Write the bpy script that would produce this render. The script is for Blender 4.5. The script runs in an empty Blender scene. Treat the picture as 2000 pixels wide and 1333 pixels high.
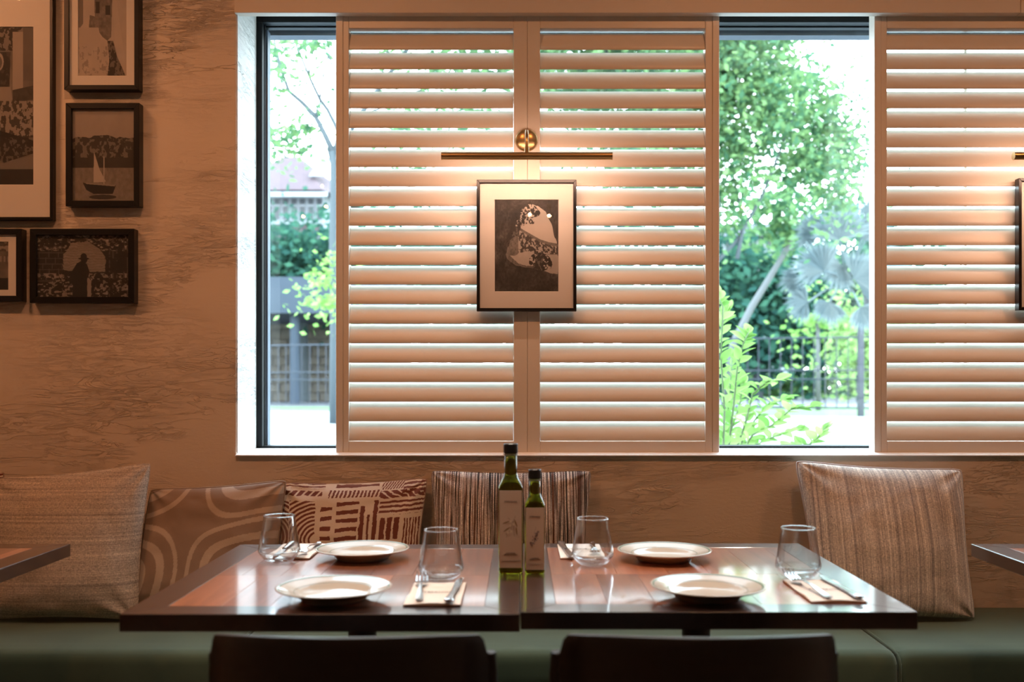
import bpy, bmesh, math, random
import numpy as np
from mathutils import Vector, Matrix, Euler

# ------------------------------------------------------------------ camera
S = bpy.context.scene
COL = S.collection
F = 1944.4            # focal length in pixels of the 2000 px wide photograph
EYE = 1.153
cam = bpy.data.cameras.new('camera')
cam_o = bpy.data.objects.new('camera', cam); COL.objects.link(cam_o)
cam_o.location = (0, 0, EYE); cam_o.rotation_euler = (math.pi/2, 0, 0)
cam.lens = 35.0; cam.sensor_width = 36.0; cam.sensor_fit = 'HORIZONTAL'
cam.shift_x = -0.008; cam.shift_y = 0.04125
cam.clip_start = 0.05; cam.clip_end = 400
cam.dof.use_dof = True; cam.dof.focus_distance = 3.08; cam.dof.aperture_fstop = 3.1
S.camera = cam_o

# ------------------------------------------------------------------ world, exposure
W = bpy.data.worlds.new('overcast_sky'); S.world = W; W.use_nodes = True
nt = W.node_tree; bg = nt.nodes['Background']
tc = nt.nodes.new('ShaderNodeTexCoord'); sep = nt.nodes.new('ShaderNodeSeparateXYZ')
rp = nt.nodes.new('ShaderNodeValToRGB')
rp.color_ramp.elements[0].position = 0.0; rp.color_ramp.elements[0].color = (0.90, 0.96, 1.0, 1)
rp.color_ramp.elements[1].position = 0.6; rp.color_ramp.elements[1].color = (0.66, 0.85, 1.0, 1)
nt.links.new(tc.outputs['Generated'], sep.inputs[0]); nt.links.new(sep.outputs['Z'], rp.inputs[0])
nt.links.new(rp.outputs[0], bg.inputs['Color']); bg.inputs['Strength'].default_value = 12.0
S.view_settings.view_transform = 'Standard'
try: S.view_settings.look = 'None'
except Exception: pass
S.view_settings.exposure = 0.0; S.view_settings.gamma = 1.0
S.view_settings.use_curve_mapping = False
S.cycles.max_bounces = 16; S.cycles.transparent_max_bounces = 24
S.cycles.transmission_bounces = 16; S.cycles.diffuse_bounces = 5; S.cycles.glossy_bounces = 5
S.cycles.caustics_refractive = True; S.cycles.caustics_reflective = False
S.cycles.sample_clamp_indirect = 6.0
S.cycles.use_denoising = True

WARM = (1.0, 0.40, 0.16)
def light(kind, name, loc, energy, color=WARM, rot=(0, 0, 0), **kw):
    l = bpy.data.lights.new(name, kind); l.energy = energy; l.color = color
    for k, v in kw.items(): setattr(l, k, v)
    o = bpy.data.objects.new(name, l); COL.objects.link(o)
    o.location = loc; o.rotation_euler = rot
    return o
R = math.radians
# wall washers in the ceiling and the pendant bulbs behind the camera
light('SPOT', 'ceiling_spot', (-1.95, 2.50, 2.95), 20, rot=(R(12), 0, 0), spot_size=R(140), spot_blend=0.7, shadow_soft_size=0.02)
for sx in (-2.3, -0.75, 0.8, 2.35):
    light('SPOT', 'ceiling_spot', (sx, 1.65, 2.95), 36, rot=(R(24), 0, 0), spot_size=R(125), spot_blend=0.8, shadow_soft_size=0.04)
for sx, sy in ((-0.9, 2.05), (-0.30, 1.95), (0.36, 1.95), (1.0, 2.05)):
    light('SPOT', 'table_spot', (sx, sy, 2.95), 66, color=(1.0, 0.86, 0.71), rot=(R(2), 0, 0), spot_size=R(46), spot_blend=0.6, shadow_soft_size=0.025)
BULBS = [(0.07, -1.0, 2.38), (0.21, -1.0, 2.37), (-1.55, -1.0, 2.70), (-1.50, -0.9, 2.52), (-1.70, -1.0, 2.46), (1.7, -0.8, 2.5)]
for b in BULBS:
    light('POINT', 'pendant_light', b, 1.5, shadow_soft_size=0.010)

# ------------------------------------------------------------------ materials
MATS = {}
def mat(name, color=(0.8, 0.8, 0.8), rough=0.5, **kw):
    if name in MATS: return MATS[name]
    m = bpy.data.materials.new(name); m.use_nodes = True
    p = m.node_tree.nodes['Principled BSDF']
    p.inputs['Base Color'].default_value = (*color, 1); p.inputs['Roughness'].default_value = rough
    for k, v in kw.items():
        k = k.replace('_', ' ')
        p.inputs[k].default_value = v
    MATS[name] = m
    return m
def N(m, t, **kw):
    n = m.node_tree.nodes.new(t)
    for k, v in kw.items():
        if k in n.inputs: n.inputs[k].default_value = v
        else: setattr(n, k, v)
    return n
def L(m, a, b): m.node_tree.links.new(a, b)
def P(m): return m.node_tree.nodes['Principled BSDF']
def objco(m, scale=(1, 1, 1)):
    t = N(m, 'ShaderNodeTexCoord'); mp = N(m, 'ShaderNodeMapping')
    mp.inputs['Scale'].default_value = scale
    L(m, t.outputs['Object'], mp.inputs[0]); return mp.outputs[0]
def ramp(m, stops, fac):
    r = N(m, 'ShaderNodeValToRGB'); e = r.color_ramp.elements
    while len(e) < len(stops): e.new(0.5)
    for i, (p, c) in enumerate(stops):
        e[i].position = p; e[i].color = (*c, 1) if len(c) == 3 else c
    L(m, fac, r.inputs[0]); return r.outputs[0]
def bump(m, height, strength=0.3, dist=0.01):
    b = N(m, 'ShaderNodeBump'); b.inputs['Strength'].default_value = strength; b.inputs['Distance'].default_value = dist
    L(m, height, b.inputs['Height']); L(m, b.outputs[0], P(m).inputs['Normal'])
def mathn(m, op, a, b=None, c=None):
    n = N(m, 'ShaderNodeMath', operation=op)
    for i, v in enumerate((a, b, c)):
        if v is None: continue
        if isinstance(v, (int, float)): n.inputs[i].default_value = v
        else: L(m, v, n.inputs[i])
    return n.outputs[0]
def noise(m, vec, scale, detail=4, rough=0.5, dist=0.0):
    n = N(m, 'ShaderNodeTexNoise'); n.inputs['Scale'].default_value = scale
    n.inputs['Detail'].default_value = detail; n.inputs['Roughness'].default_value = rough
    n.inputs['Distortion'].default_value = dist; L(m, vec, n.inputs['Vector']); return n.outputs[0]

# trowelled plaster
def plaster(name, col):
    m = mat(name, col, 0.75)
    v = objco(m, (1.0, 1.0, 5.0))
    n1 = noise(m, v, 5.0, 5, 0.62, 0.9)
    r1 = mathn(m, 'ABSOLUTE', mathn(m, 'SUBTRACT', n1, 0.5))
    line = ramp(m, [(0.0, (1, 1, 1)), (0.028, (0, 0, 0))], r1)
    n2 = noise(m, objco(m, (1.4, 1, 6.0)), 9.0, 5, 0.65, 1.4)
    r2 = mathn(m, 'ABSOLUTE', mathn(m, 'SUBTRACT', n2, 0.46))
    line2 = ramp(m, [(0.0, (1, 1, 1)), (0.024, (0, 0, 0))], r2)
    line2 = mathn(m, 'MULTIPLY', line2, ramp(m, [(0.48, (0, 0, 0)), (0.60, (1, 1, 1))], noise(m, objco(m, (1, 1, 2)), 3.1, 3)))
    mask = ramp(m, [(0.46, (0, 0, 0)), (0.58, (1, 1, 1))], noise(m, objco(m, (1, 1, 1.8)), 2.7, 3))
    fine = noise(m, objco(m, (1, 1, 2)), 60, 3)
    n3 = noise(m, objco(m, (1.6, 1, 8.0)), 7.0, 6, 0.7, 1.0)
    st = ramp(m, [(0.47, (0, 0, 0)), (0.495, (1, 1, 1)), (0.53, (0.2, 0.2, 0.2)), (0.56, (0.9, 0.9, 0.9))], n3)
    st = mathn(m, 'MULTIPLY', st, ramp(m, [(0.40, (0.05, 0.05, 0.05)), (0.62, (1, 1, 1))], noise(m, objco(m, (1, 1, 1.5)), 1.9, 3)))
    h = mathn(m, 'MULTIPLY', mathn(m, 'ADD', line, line2), mathn(m, 'ADD', mask, 0.06))
    h = mathn(m, 'ADD', mathn(m, 'MULTIPLY', h, 0.45), mathn(m, 'MULTIPLY', st, 0.16))
    h = mathn(m, 'ADD', h, mathn(m, 'MULTIPLY', fine, 0.12))
    bump(m, h, 0.95, 0.005)
    L(m, ramp(m, [(0.3, tuple(c*0.93 for c in col)), (0.7, col)], noise(m, objco(m), 1.7, 3)), P(m).inputs['Base Color'])
    return m
M_wall = plaster('cream_plaster', (0.74, 0.64, 0.53))
M_paint = mat('cream_paint', (0.73, 0.69, 0.62), 0.38)
_n = noise(M_paint, objco(M_paint, (1, 1, 1)), 140, 2); bump(M_paint, _n, 0.05, 0.001)
M_trim = mat('trim_paint', (0.74, 0.66, 0.56), 0.5)
M_ceil = mat('ceiling_paint', (0.72, 0.66, 0.58), 0.8)
M_blackmetal = mat('black_window_metal', (0.004, 0.006, 0.008), 0.5, Specular_IOR_Level=0.2)
M_blackframe = mat('black_frame_wood', (0.008, 0.007, 0.007), 0.32)
M_slot = mat('frame_bead', (0.02, 0.018, 0.016), 0.25)
M_mat = mat('picture_mount', (0.82, 0.79, 0.74), 0.8)
M_brass = mat('brushed_brass', (0.62, 0.43, 0.20), 0.30, Metallic=1.0)
_n = noise(M_brass, objco(M_brass, (2, 60, 60)), 30, 2); bump(M_brass, _n, 0.08, 0.001)
M_chrome = mat('steel', (0.75, 0.75, 0.76), 0.16, Metallic=1.0)
M_black = mat('black_plastic', (0.012, 0.012, 0.013), 0.3)
M_paper = mat('cream_paper', (0.86, 0.85, 0.82), 0.8)
M_napkin = mat('brown_napkin', (0.20, 0.11, 0.07), 0.9)
M_ink = mat('dark_ink', (0.09, 0.07, 0.06), 0.7)
M_inkl = mat('faint_ink', (0.30, 0.26, 0.23), 0.7)
M_plate = mat('cream_glaze', (0.52, 0.50, 0.45), 0.16, Coat_Weight=0.15, Coat_Roughness=0.04)
M_line = mat('green_rim_line', (0.16, 0.24, 0.19), 0.2)

def wood(name, c0, c1, rough=0.35, coat=1.0, axis=1, sc=3.0, crough=0.09):
    m = mat(name, c0, rough, Coat_Weight=coat, Coat_Roughness=crough, Coat_IOR=1.85)
    s = [12, 12, 12]; s[axis] = 1.0
    v = objco(m, tuple(s))
    oi = N(m, 'ShaderNodeObjectInfo')
    mp = N(m, 'ShaderNodeVectorMath', operation='ADD'); cb = N(m, 'ShaderNodeCombineXYZ')
    L(m, mathn(m, 'MULTIPLY', oi.outputs['Random'], 40.0), cb.inputs[0]); L(m, cb.outputs[0], mp.inputs[0]); L(m, v, mp.inputs[1])
    n = noise(m, mp.outputs[0], sc, 6, 0.6, 0.6)
    c = ramp(m, [(0.30, c0), (0.72, c1)], n)
    hsv = N(m, 'ShaderNodeHueSaturation')
    L(m, mathn(m, 'MULTIPLY_ADD', oi.outputs['Random'], 0.75, 0.62), hsv.inputs['Value']); L(m, c, hsv.inputs['Color'])
    L(m, hsv.outputs[0], P(m).inputs['Base Color'])
    bump(m, n, 0.04, 0.002)
    return m
M_inlay = wood('varnished_walnut_plank', (0.26, 0.085, 0.038), (0.46, 0.175, 0.085), 0.3)
M_border = wood('dark_stained_border', (0.014, 0.007, 0.005), (0.030, 0.014, 0.010), 0.3)
M_chairwood = wood('black_brown_plywood', (0.007, 0.004, 0.003), (0.013, 0.008, 0.005), 0.45, coat=0.3, axis=0, crough=0.25)
M_floor = wood('floor_wood', (0.10, 0.06, 0.035), (0.20, 0.12, 0.07), 0.45, coat=0.2, axis=1)

M_velvet = mat('green_velvet', (0.085, 0.105, 0.060), 0.85, Sheen_Weight=0.6, Sheen_Roughness=0.4)
P(M_velvet).inputs['Sheen Tint'].default_value = (0.75, 0.95, 0.85, 1)
_n = noise(M_velvet, objco(M_velvet, (1, 1, 1)), 5.0, 3, 0.5, 0.6)
L(M_velvet, ramp(M_velvet, [(0.3, (0.034, 0.058, 0.034)), (0.7, (0.058, 0.090, 0.052))], _n), P(M_velvet).inputs['Base Color'])
bump(M_velvet, noise(M_velvet, objco(M_velvet), 260, 2), 0.15, 0.001)

def glass(name, color=(1, 1, 1), ior=1.5, rough=0.0):
    return mat(name, color, rough, IOR=ior, Transmission_Weight=1.0)
M_glass = glass('clear_glass', (0.97, 0.985, 0.99))
M_bottle = glass('olive_green_glass', (0.115, 0.115, 0.006), 1.48, 0.02)
def pane_mat(name, ior=1.45, rough=0.0, tint=(1, 1, 1), pw=5.0):
    m = bpy.data.materials.new(name); m.use_nodes = True; n = m.node_tree.nodes; n.clear()
    o = N(m, 'ShaderNodeOutputMaterial'); mx = N(m, 'ShaderNodeMixShader'); tr = N(m, 'ShaderNodeBsdfTransparent'); gl = N(m, 'ShaderNodeBsdfGlossy')
    tr.inputs[0].default_value = (*tint, 1); gl.inputs['Roughness'].default_value = rough
    lw = N(m, 'ShaderNodeLayerWeight'); lw.inputs['Blend'].default_value = 0.5
    f0 = ((ior-1)/(ior+1))**2
    fr = mathn(m, 'MULTIPLY_ADD', mathn(m, 'POWER', lw.outputs['Facing'], pw), 1-f0, f0)
    L(m, fr, mx.inputs[0]); L(m, tr.outputs[0], mx.inputs[1]); L(m, gl.outputs[0], mx.inputs[2]); L(m, mx.outputs[0], o.inputs[0])
    return m
M_pane = pane_mat('window_pane_glass', 1.45, 0.0, (0.96, 0.985, 0.98))
M_thin = pane_mat('thin_glass', 1.60, 0.0, (0.98, 0.985, 0.985), 2.1)
M_picglass = pane_mat('picture_glass', 1.5, 0.0)
def emis(name, col, s):
    m = bpy.data.materials.new(name); m.use_nodes = True; n = m.node_tree.nodes; n.clear()
    o = N(m, 'ShaderNodeOutputMaterial'); e = N(m, 'ShaderNodeEmission'); e.inputs[0].default_value = (*col, 1); e.inputs[1].default_value = s
    L(m, e.outputs[0], o.inputs[0]); return m
M_led = emis('led_strip', (1.0, 0.62, 0.36), 12)
M_bulb = emis('bulb_glow', (1.0, 0.55, 0.25), 60)
def vcol(name, rough=0.8, extra=None, **kw):
    m = mat(name, (1, 1, 1), rough, **kw)
    a = N(m, 'ShaderNodeAttribute', attribute_name='Col'); L(m, a.outputs['Color'], P(m).inputs['Base Color'])
    return m
M_print = vcol('photo_print', 0.6)
def leafmat(name, c0, c1, tr=0.35):
    m = bpy.data.materials.new(name); m.use_nodes = True; n = m.node_tree.nodes; n.clear()
    o = N(m, 'ShaderNodeOutputMaterial'); mx = N(m, 'ShaderNodeMixShader'); d = N(m, 'ShaderNodeBsdfDiffuse'); t = N(m, 'ShaderNodeBsdfTranslucent')
    g = N(m, 'ShaderNodeNewGeometry'); oi = N(m, 'ShaderNodeObjectInfo')
    f = mathn(m, 'FRACT', mathn(m, 'ADD', g.outputs['Random Per Island'], oi.outputs['Random']))
    c = ramp(m, [(0.0, c0), (1.0, c1)], f)
    L(m, c, d.inputs[0]); L(m, c, t.inputs[0]); mx.inputs[0].default_value = tr
    L(m, d.outputs[0], mx.inputs[1]); L(m, t.outputs[0], mx.inputs[2]); L(m, mx.outputs[0], o.inputs[0])
    return m
M_leafA = leafmat('tree_leaf', (0.055, 0.145, 0.085), (0.20, 0.33, 0.13), 0.45)
M_leafB = leafmat('dark_leaf', (0.022, 0.070, 0.062), (0.055, 0.15, 0.095), 0.3)
M_leafC = leafmat('shrub_leaf', (0.16, 0.32, 0.08), (0.34, 0.50, 0.17), 0.45)
M_leafD = leafmat('palm_leaf', (0.12, 0.165, 0.18), (0.19, 0.235, 0.24), 0.25)
M_hedge = leafmat('hedge_leaf', (0.06, 0.13, 0.05), (0.13, 0.22, 0.09), 0.3)
M_bark = mat('pale_bark', (0.060, 0.075, 0.085), 0.9)
bump(M_bark, noise(M_bark, objco(M_bark, (6, 6, 1)), 12, 4), 0.4, 0.02)
M_stem = mat('green_stem', (0.12, 0.16, 0.08), 0.8)
M_concrete = mat('pale_concrete', (0.62, 0.66, 0.68), 0.9)
L(M_concrete, ramp(M_concrete, [(0.3, (0.26, 0.285, 0.30)), (0.7, (0.31, 0.33, 0.345))], noise(M_concrete, objco(M_concrete), 0.8, 5)), P(M_concrete).inputs['Base Color'])
M_road = mat('road_asphalt', (0.36, 0.35, 0.38), 0.9)
L(M_road, ramp(M_road, [(0.3, (0.10, 0.098, 0.11)), (0.7, (0.14, 0.135, 0.15))], noise(M_road, objco(M_road), 2.0, 5)), P(M_road).inputs['Base Color'])
M_grass = mat('lawn', (0.22, 0.42, 0.13), 0.95)
L(M_grass, ramp(M_grass, [(0.3, (0.055, 0.12, 0.04)), (0.7, (0.11, 0.19, 0.07))], noise(M_grass, objco(M_grass), 6.0, 6)), P(M_grass).inputs['Base Color'])
M_fence = mat('fence_paint', (0.020, 0.026, 0.042), 0.5)
M_house = mat('house_render', (0.30, 0.33, 0.37), 0.9)
M_beam = mat('grey_blue_concrete', (0.23, 0.29, 0.38), 0.9)
L(M_beam, ramp(M_beam, [(0.3, (0.030, 0.042, 0.062)), (0.7, (0.040, 0.054, 0.076))], noise(M_beam, objco(M_beam), 0.9, 4)), P(M_beam).inputs['Base Color'])
M_stone = mat('tan_stone', (0.36, 0.31, 0.24), 0.95)
L(M_stone, ramp(M_stone, [(0.3, (0.07, 0.066, 0.062)), (0.7, (0.14, 0.125, 0.10))], noise(M_stone, objco(M_stone), 2.5, 6)), P(M_stone).inputs['Base Color'])
M_roof = mat('roof_tile', (0.28, 0.13, 0.14), 0.8)
L(M_roof, ramp(M_roof, [(0.3, (0.050, 0.026, 0.034)), (0.7, (0.080, 0.042, 0.050))], noise(M_roof, objco(M_roof), 3, 5)), P(M_roof).inputs['Base Color'])
M_solar = mat('solar_panel', (0.06, 0.08, 0.12), 0.35)
M_winglass = mat('dark_window', (0.02, 0.03, 0.045), 0.3)
M_soffit = mat('soffit_paint', (0.13, 0.155, 0.20), 0.8)

# ------------------------------------------------------------------ geometry helpers
class MB:
    """collects vertices and faces of ONE mesh"""
    def __init__(s): s.v = []; s.f = []
    def add(s, v, f):
        o = len(s.v); s.v += [tuple(p) for p in v]; s.f += [tuple(i+o for i in q) for q in f]; return s
    def box(s, x0, x1, y0, y1, z0, z1):
        v = [(x0,y0,z0),(x1,y0,z0),(x1,y1,z0),(x0,y1,z0),(x0,y0,z1),(x1,y0,z1),(x1,y1,z1),(x0,y1,z1)]
        return s.add(v, [(0,3,2,1),(4,5,6,7),(0,1,5,4),(1,2,6,5),(2,3,7,6),(3,0,4,7)])
    def lathe(s, prof, n=32, c=(0,0,0), cap=False):
        v = []; f = []; m = len(prof)
        for i in range(n):
            a = 2*math.pi*i/n; ca, sa = math.cos(a), math.sin(a)
            v += [(c[0]+r*ca, c[1]+r*sa, c[2]+z) for r, z in prof]
        for i in range(n):
            j = (i+1) % n
            for k in range(m-1):
                f.append((i*m+k, j*m+k, j*m+k+1, i*m+k+1))
        return s.add(v, f)
    def tube(s, pts, r, n=8, caps=True, sx=1.0):
        pts = [Vector(p) for p in pts]; rs = r if isinstance(r, (list, tuple)) else [r]*len(pts)
        v = []; f = []; up = None
        for i, p in enumerate(pts):
            d = (pts[min(i+1, len(pts)-1)] - pts[max(i-1, 0)]).normalized()
            if up is None:
                up = Vector((0, 0, 1)) if abs(d.z) < 0.9 else Vector((0, 1, 0))
            a = d.cross(up).normalized(); b = a.cross(d).normalized(); up = b
            for k in range(n):
                t = 2*math.pi*k/n
                v.append(p + a*(rs[i]*sx*math.cos(t)) + b*(rs[i]*math.sin(t)))
        for i in range(len(pts)-1):
            for k in range(n):
                k2 = (k+1) % n
                f.append((i*n+k, i*n+k2, (i+1)*n+k2, (i+1)*n+k))
        if caps: f += [tuple(range(n))[::-1], tuple((len(pts)-1)*n+k for k in range(n))]
        return s.add(v, f)
    def shift(s, d): s.v = [(p[0]+d[0], p[1]+d[1], p[2]+d[2]) for p in s.v]; return s

def mk(name, mb, m, parent=None, smooth=False, bevel=0, seg=2, kind=None, weld=False, local=True):
    me = bpy.data.meshes.new(name)
    if parent is not None and not local: mb.shift((-parent.location[0], -parent.location[1], -parent.location[2]))
    me.from_pydata(mb.v, [], mb.f); me.update()
    if bevel or weld:
        b = bmesh.new(); b.from_mesh(me)
        if weld: bmesh.ops.remove_doubles(b, verts=b.verts, dist=1e-5)
        if bevel:
            es = [e for e in b.edges if len(e.link_faces) == 2 and e.calc_face_angle(0) > 0.6]
            bmesh.ops.bevel(b, geom=es, offset=bevel, segments=seg, affect='EDGES', profile=0.5, clamp_overlap=True)
        bmesh.ops.recalc_face_normals(b, faces=b.faces)
        b.to_mesh(me); b.free()
    if smooth:
        me.polygons.foreach_set('use_smooth', [True]*len(me.polygons))
        if smooth != 'all':
            try: me.set_sharp_from_angle(angle=R(40))
            except Exception: pass
    me.materials.append(m)
    o = bpy.data.objects.new(name, me); COL.objects.link(o)
    if parent is not None: o.parent = parent
    if kind: o['kind'] = kind
    return o
def npmesh(name, V, Fq, m, parent=None, kind=None, smooth=False, cols=None):
    me = bpy.data.meshes.new(name)
    nv, nf, k = len(V), len(Fq), Fq.shape[1]
    me.vertices.add(nv); me.vertices.foreach_set('co', np.asarray(V, np.float32).ravel())
    me.loops.add(nf*k); me.loops.foreach_set('vertex_index', np.asarray(Fq, np.int32).ravel())
    me.polygons.add(nf); me.polygons.foreach_set('loop_start', np.arange(0, nf*k, k, dtype=np.int32))
    me.update(calc_edges=True)
    if smooth: me.polygons.foreach_set('use_smooth', np.ones(nf, bool))
    if cols is not None:
        a = me.color_attributes.new('Col', 'FLOAT_COLOR', 'POINT')
        c = np.ones((nv, 4), np.float32); c[:, :3] = cols; a.data.foreach_set('color', c.ravel())
    me.validate(); me.materials.append(m)
    o = bpy.data.objects.new(name, me); COL.objects.link(o)
    if parent is not None: o.parent = parent
    if kind: o['kind'] = kind
    return o
def thing(name, label, cat, loc=(0, 0, 0), rot=(0, 0, 0), group=None):
    o = bpy.data.objects.new(name, None); COL.objects.link(o); o.empty_display_size = 0.05
    o.location = loc; o.rotation_euler = rot; tag(o, label, cat, group); return o
def tag(o, label, cat, group=None):
    o['label'] = label; o['category'] = cat
    if group: o['group'] = group
    return o
def dup(root, loc, label, rot=None):
    r = root.copy(); COL.objects.link(r); r.location = loc; r['label'] = label
    if rot is not None: r.rotation_euler = rot
    for ch in list(root.children):
        c = ch.copy(); COL.objects.link(c); c.parent = r
        for g in list(ch.children):
            d = g.copy(); COL.objects.link(d); d.parent = c
    return r
def text(name, s, size, loc, rot, m, parent, align='CENTER', thick=0.0001, shear=0):
    cu = bpy.data.curves.new(name, 'FONT'); cu.body = s; cu.size = size; cu.align_x = align; cu.extrude = thick; cu.shear = shear
    cu.resolution_u = 2
    t = bpy.data.objects.new(name, cu); COL.objects.link(t)
    dg = bpy.context.evaluated_depsgraph_get(); dg.update()
    me = bpy.data.meshes.new_from_object(t.evaluated_get(dg)); me.materials.clear(); me.materials.append(m)
    bpy.data.objects.remove(t); bpy.data.curves.remove(cu)
    o = bpy.data.objects.new(name, me); COL.objects.link(o); o.parent = parent; o.location = loc; o.rotation_euler = rot
    return o
def X(px, D): return (px-1016)*D/F
def Z(py, D): return EYE-(py-749)*D/F
def W3(px, py, D): return Vector((X(px, D), D, Z(py, D)))
rng = np.random.default_rng(5); random.seed(5)

# ------------------------------------------------------------------ the room
WY = 3.12; RX0, RX1 = -3.4, 4.4; RY0 = -3.2; CH = 3.0
OX0, OX1 = X(461, WY), 3.0; OZ0, OZ1 = Z(888, WY), 2.42
b = MB().box(RX0, OX0, WY, 3.45, 0, CH).box(OX0, OX1, WY, 3.45, 0, OZ0).box(OX0, OX1, WY, 3.45, OZ1, CH).box(OX1, RX1, WY, 3.45, 0, CH)
mk('wall_window_side', b, M_wall, kind='structure')
mk('wall_left', MB().box(RX0-0.15, RX0, RY0, 3.45, 0, CH), M_wall, kind='structure')
mk('wall_right', MB().box(RX1, RX1+0.15, RY0, 3.45, 0, CH), M_wall, kind='structure')
mk('wall_rear', MB().box(RX0-0.15, RX1+0.15, RY0-0.15, RY0, 0, CH), M_wall, kind='structure')
mk('ceiling', MB().box(RX0-0.15, RX1+0.15, RY0-0.15, 3.45, CH, CH+0.15), M_ceil, kind='structure')
fl = mk('floor', MB().box(RX0-0.15, RX1+0.15, RY0-0.15, 3.45, -0.15, -0.012), M_floor, kind='structure')
# boards above the window, butt joint near the right edge of the view
jx = X(1990, WY)
mk('trim_1', MB().box(OX0-0.002, jx-0.0008, WY-0.012, WY+0.02, Z(25, WY-0.012), CH), M_trim, bevel=0.0015, kind='structure')
mk('trim_2', MB().box(jx+0.0008, OX1+0.05, WY-0.012, WY+0.02, Z(25, WY-0.012), CH), M_trim, bevel=0.0015, kind='structure')
# sill board
_p = [(3.34, OZ0-0.004), (3.34, OZ0+0.005), (3.138, OZ0+0.005), (3.108, OZ0-0.001), (3.106, OZ0-0.003), (3.108, OZ0-0.005)]
sill = MB().add([(OX0+0.001, a, c) for a, c in _p]+[(OX1-0.001, a, c) for a, c in _p], [tuple(range(6)), tuple(range(11, 5, -1))]+[(k, 6+k, 6+(k+1) % 6, (k+1) % 6) for k in range(6)])
mk('trim_3', sill, mat('white_sill', (0.86, 0.86, 0.85), 0.5), bevel=0.001, kind='structure')
# white reveal lining
mk('trim_4', MB().box(OX0, OX0+0.004, WY+0.004, 3.35, OZ0+0.006, OZ1), plaster('white_plaster', (0.82, 0.83, 0.82)), kind='structure')

# window frame, black, stepped
win = thing('window_1', '', ''); del win['label']; del win['category']; win['kind'] = 'structure'
GX0 = X(524, 3.40); FX0 = X(501, 3.345); ZT = 2.367
zt_out = OZ1
mk('frame_head', MB().box(FX0-0.02, OX1, 3.345, 3.40, ZT, zt_out+0.02), M_blackmetal, win, bevel=0.002)
mk('frame_head', MB().box(FX0-0.02, OX1, 3.385, 3.412, ZT-0.004, ZT), M_blackmetal, win, bevel=0.001)
mk('frame_jamb', MB().box(FX0-0.02, X(512, 3.345), 3.345, 3.40, OZ0, ZT), M_blackmetal, win, bevel=0.002)
mk('frame_jamb', MB().box(X(512, 3.345), GX0-0.004, 3.372, 3.42, OZ0, ZT), M_blackmetal, win, bevel=0.002)
mk('glazing_bead', MB().box(GX0-0.004, GX0+0.002, 3.385, 3.42, OZ0+0.01, ZT-0.012), mat('bead_blue_grey', (0.10, 0.14, 0.20), 0.4), win)
mk('frame_sill', MB().box(FX0-0.02, OX1, 3.345, 3.42, OZ0-0.01, OZ0+0.012), M_blackmetal, win, bevel=0.002)
mk('mullion', MB().box(2.52, 2.57, 3.345, 3.42, OZ0, ZT), M_blackmetal, win, bevel=0.002)
mk('glass_pane', MB().box(GX0-0.003, OX1, 3.398, 3.402, OZ0, ZT), M_pane, win)
# outer lintel, kept shallow so that high skylight gets in
mk('wall_outer_lintel', MB().box(-4.5, 6.5, 3.452, 3.50, 2.36, 2.95), M_soffit, kind='structure')

# ------------------------------------------------------------------ shutters
SY0, SY1 = 3.140, 3.190
def slat_mb(x0, x1, w=0.0680, t=0.0130, n=14, th=R(65.5)):
    b = MB(); ring = []
    for k in range(n):
        a = 2*math.pi*k/n
        u = math.copysign(abs(math.cos(a))**0.9, math.cos(a))*w/2; v = math.sin(a)*t/2
        # u axis: from low (room side) to high (outside)
        y = u*math.cos(th) - v*math.sin(th); z = u*math.sin(th) + v*math.cos(th)
        ring.append((y, z))
    v = [(x0, y, z) for y, z in ring] + [(x1, y, z) for y, z in ring]
    f = [(k, (k+1) % n, n+(k+1) % n, n+k) for k in range(n)] + [tuple(range(n))[::-1], tuple(range(n, 2*n))]
    return b.add(v, f)
SZT, SZB = Z(29.5, SY0), Z(886.5, SY0)
PT, PB = Z(55, SY0), Z(862.5, SY0)
NS = 21; pitch = (PT-PB-0.004)/NS
def leaf_panel(label, xl, xl2, xr1, xr, rod=None, light_stop=False):
    t = thing('shutter_leaf', label, 'shutter', ((xl+xr)/2, SY0, SZB), group='white louvred shutter leaves at the window')
    cx, cy, cz = t.location
    def bx(name, x0, x1, z0, z1, y0=SY0+0.002, y1=SY1-0.008):
        return mk(name, MB().box(x0-cx, x1-cx, y0-cy, y1-cy, z0-cz, z1-cz), M_paint, t, bevel=0.002)
    bx('stile', xl+0.0003, xl2, SZB+0.001, SZT-0.001); bx('stile', xr1, xr-0.0003, SZB+0.001, SZT-0.001)
    bx('rail', xl2, xr1, PT, SZT-0.001); bx('rail', xl2, xr1, SZB+0.001, PB)
    if light_stop: mk('light_stop_strip', MB().box(xr-cx-0.012, xr-cx+0.012, 0.0425, 0.0475, 0.004, SZT-cz-0.004), M_paint, t)  # unseen strip added behind the joint to block light through the gap
    me = None
    for i in range(NS):
        z = PT-0.0035-pitch*(i+0.5)
        if me is None:
            o = mk('slat', slat_mb(xl2-cx+0.0004, xr1-cx-0.0004), M_paint, t, smooth=True); me = o.data
        else:
            o = bpy.data.objects.new('slat', me); COL.objects.link(o); o.parent = t
        o.location = (0, 0.024, z-cz)
    if rod:
        mk('tilt_rod', MB().box(rod-0.004-cx, rod+0.004-cx, 0.044, 0.052, PB-cz+0.03, PT-cz-0.002), M_paint, t, bevel=0.001)
    return t
x = lambda p: X(p, SY0)
leaf_panel('left leaf of the middle shutter, beside the tall strip of bare window', x(669.5), x(681), x(1003), x(1030), light_stop=True)
leaf_panel('right leaf of the middle shutter, next to the green tree view', x(1030), x(1055), x(1378), x(1392))
cR = 1.715; leafR0 = x(1721)
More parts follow.
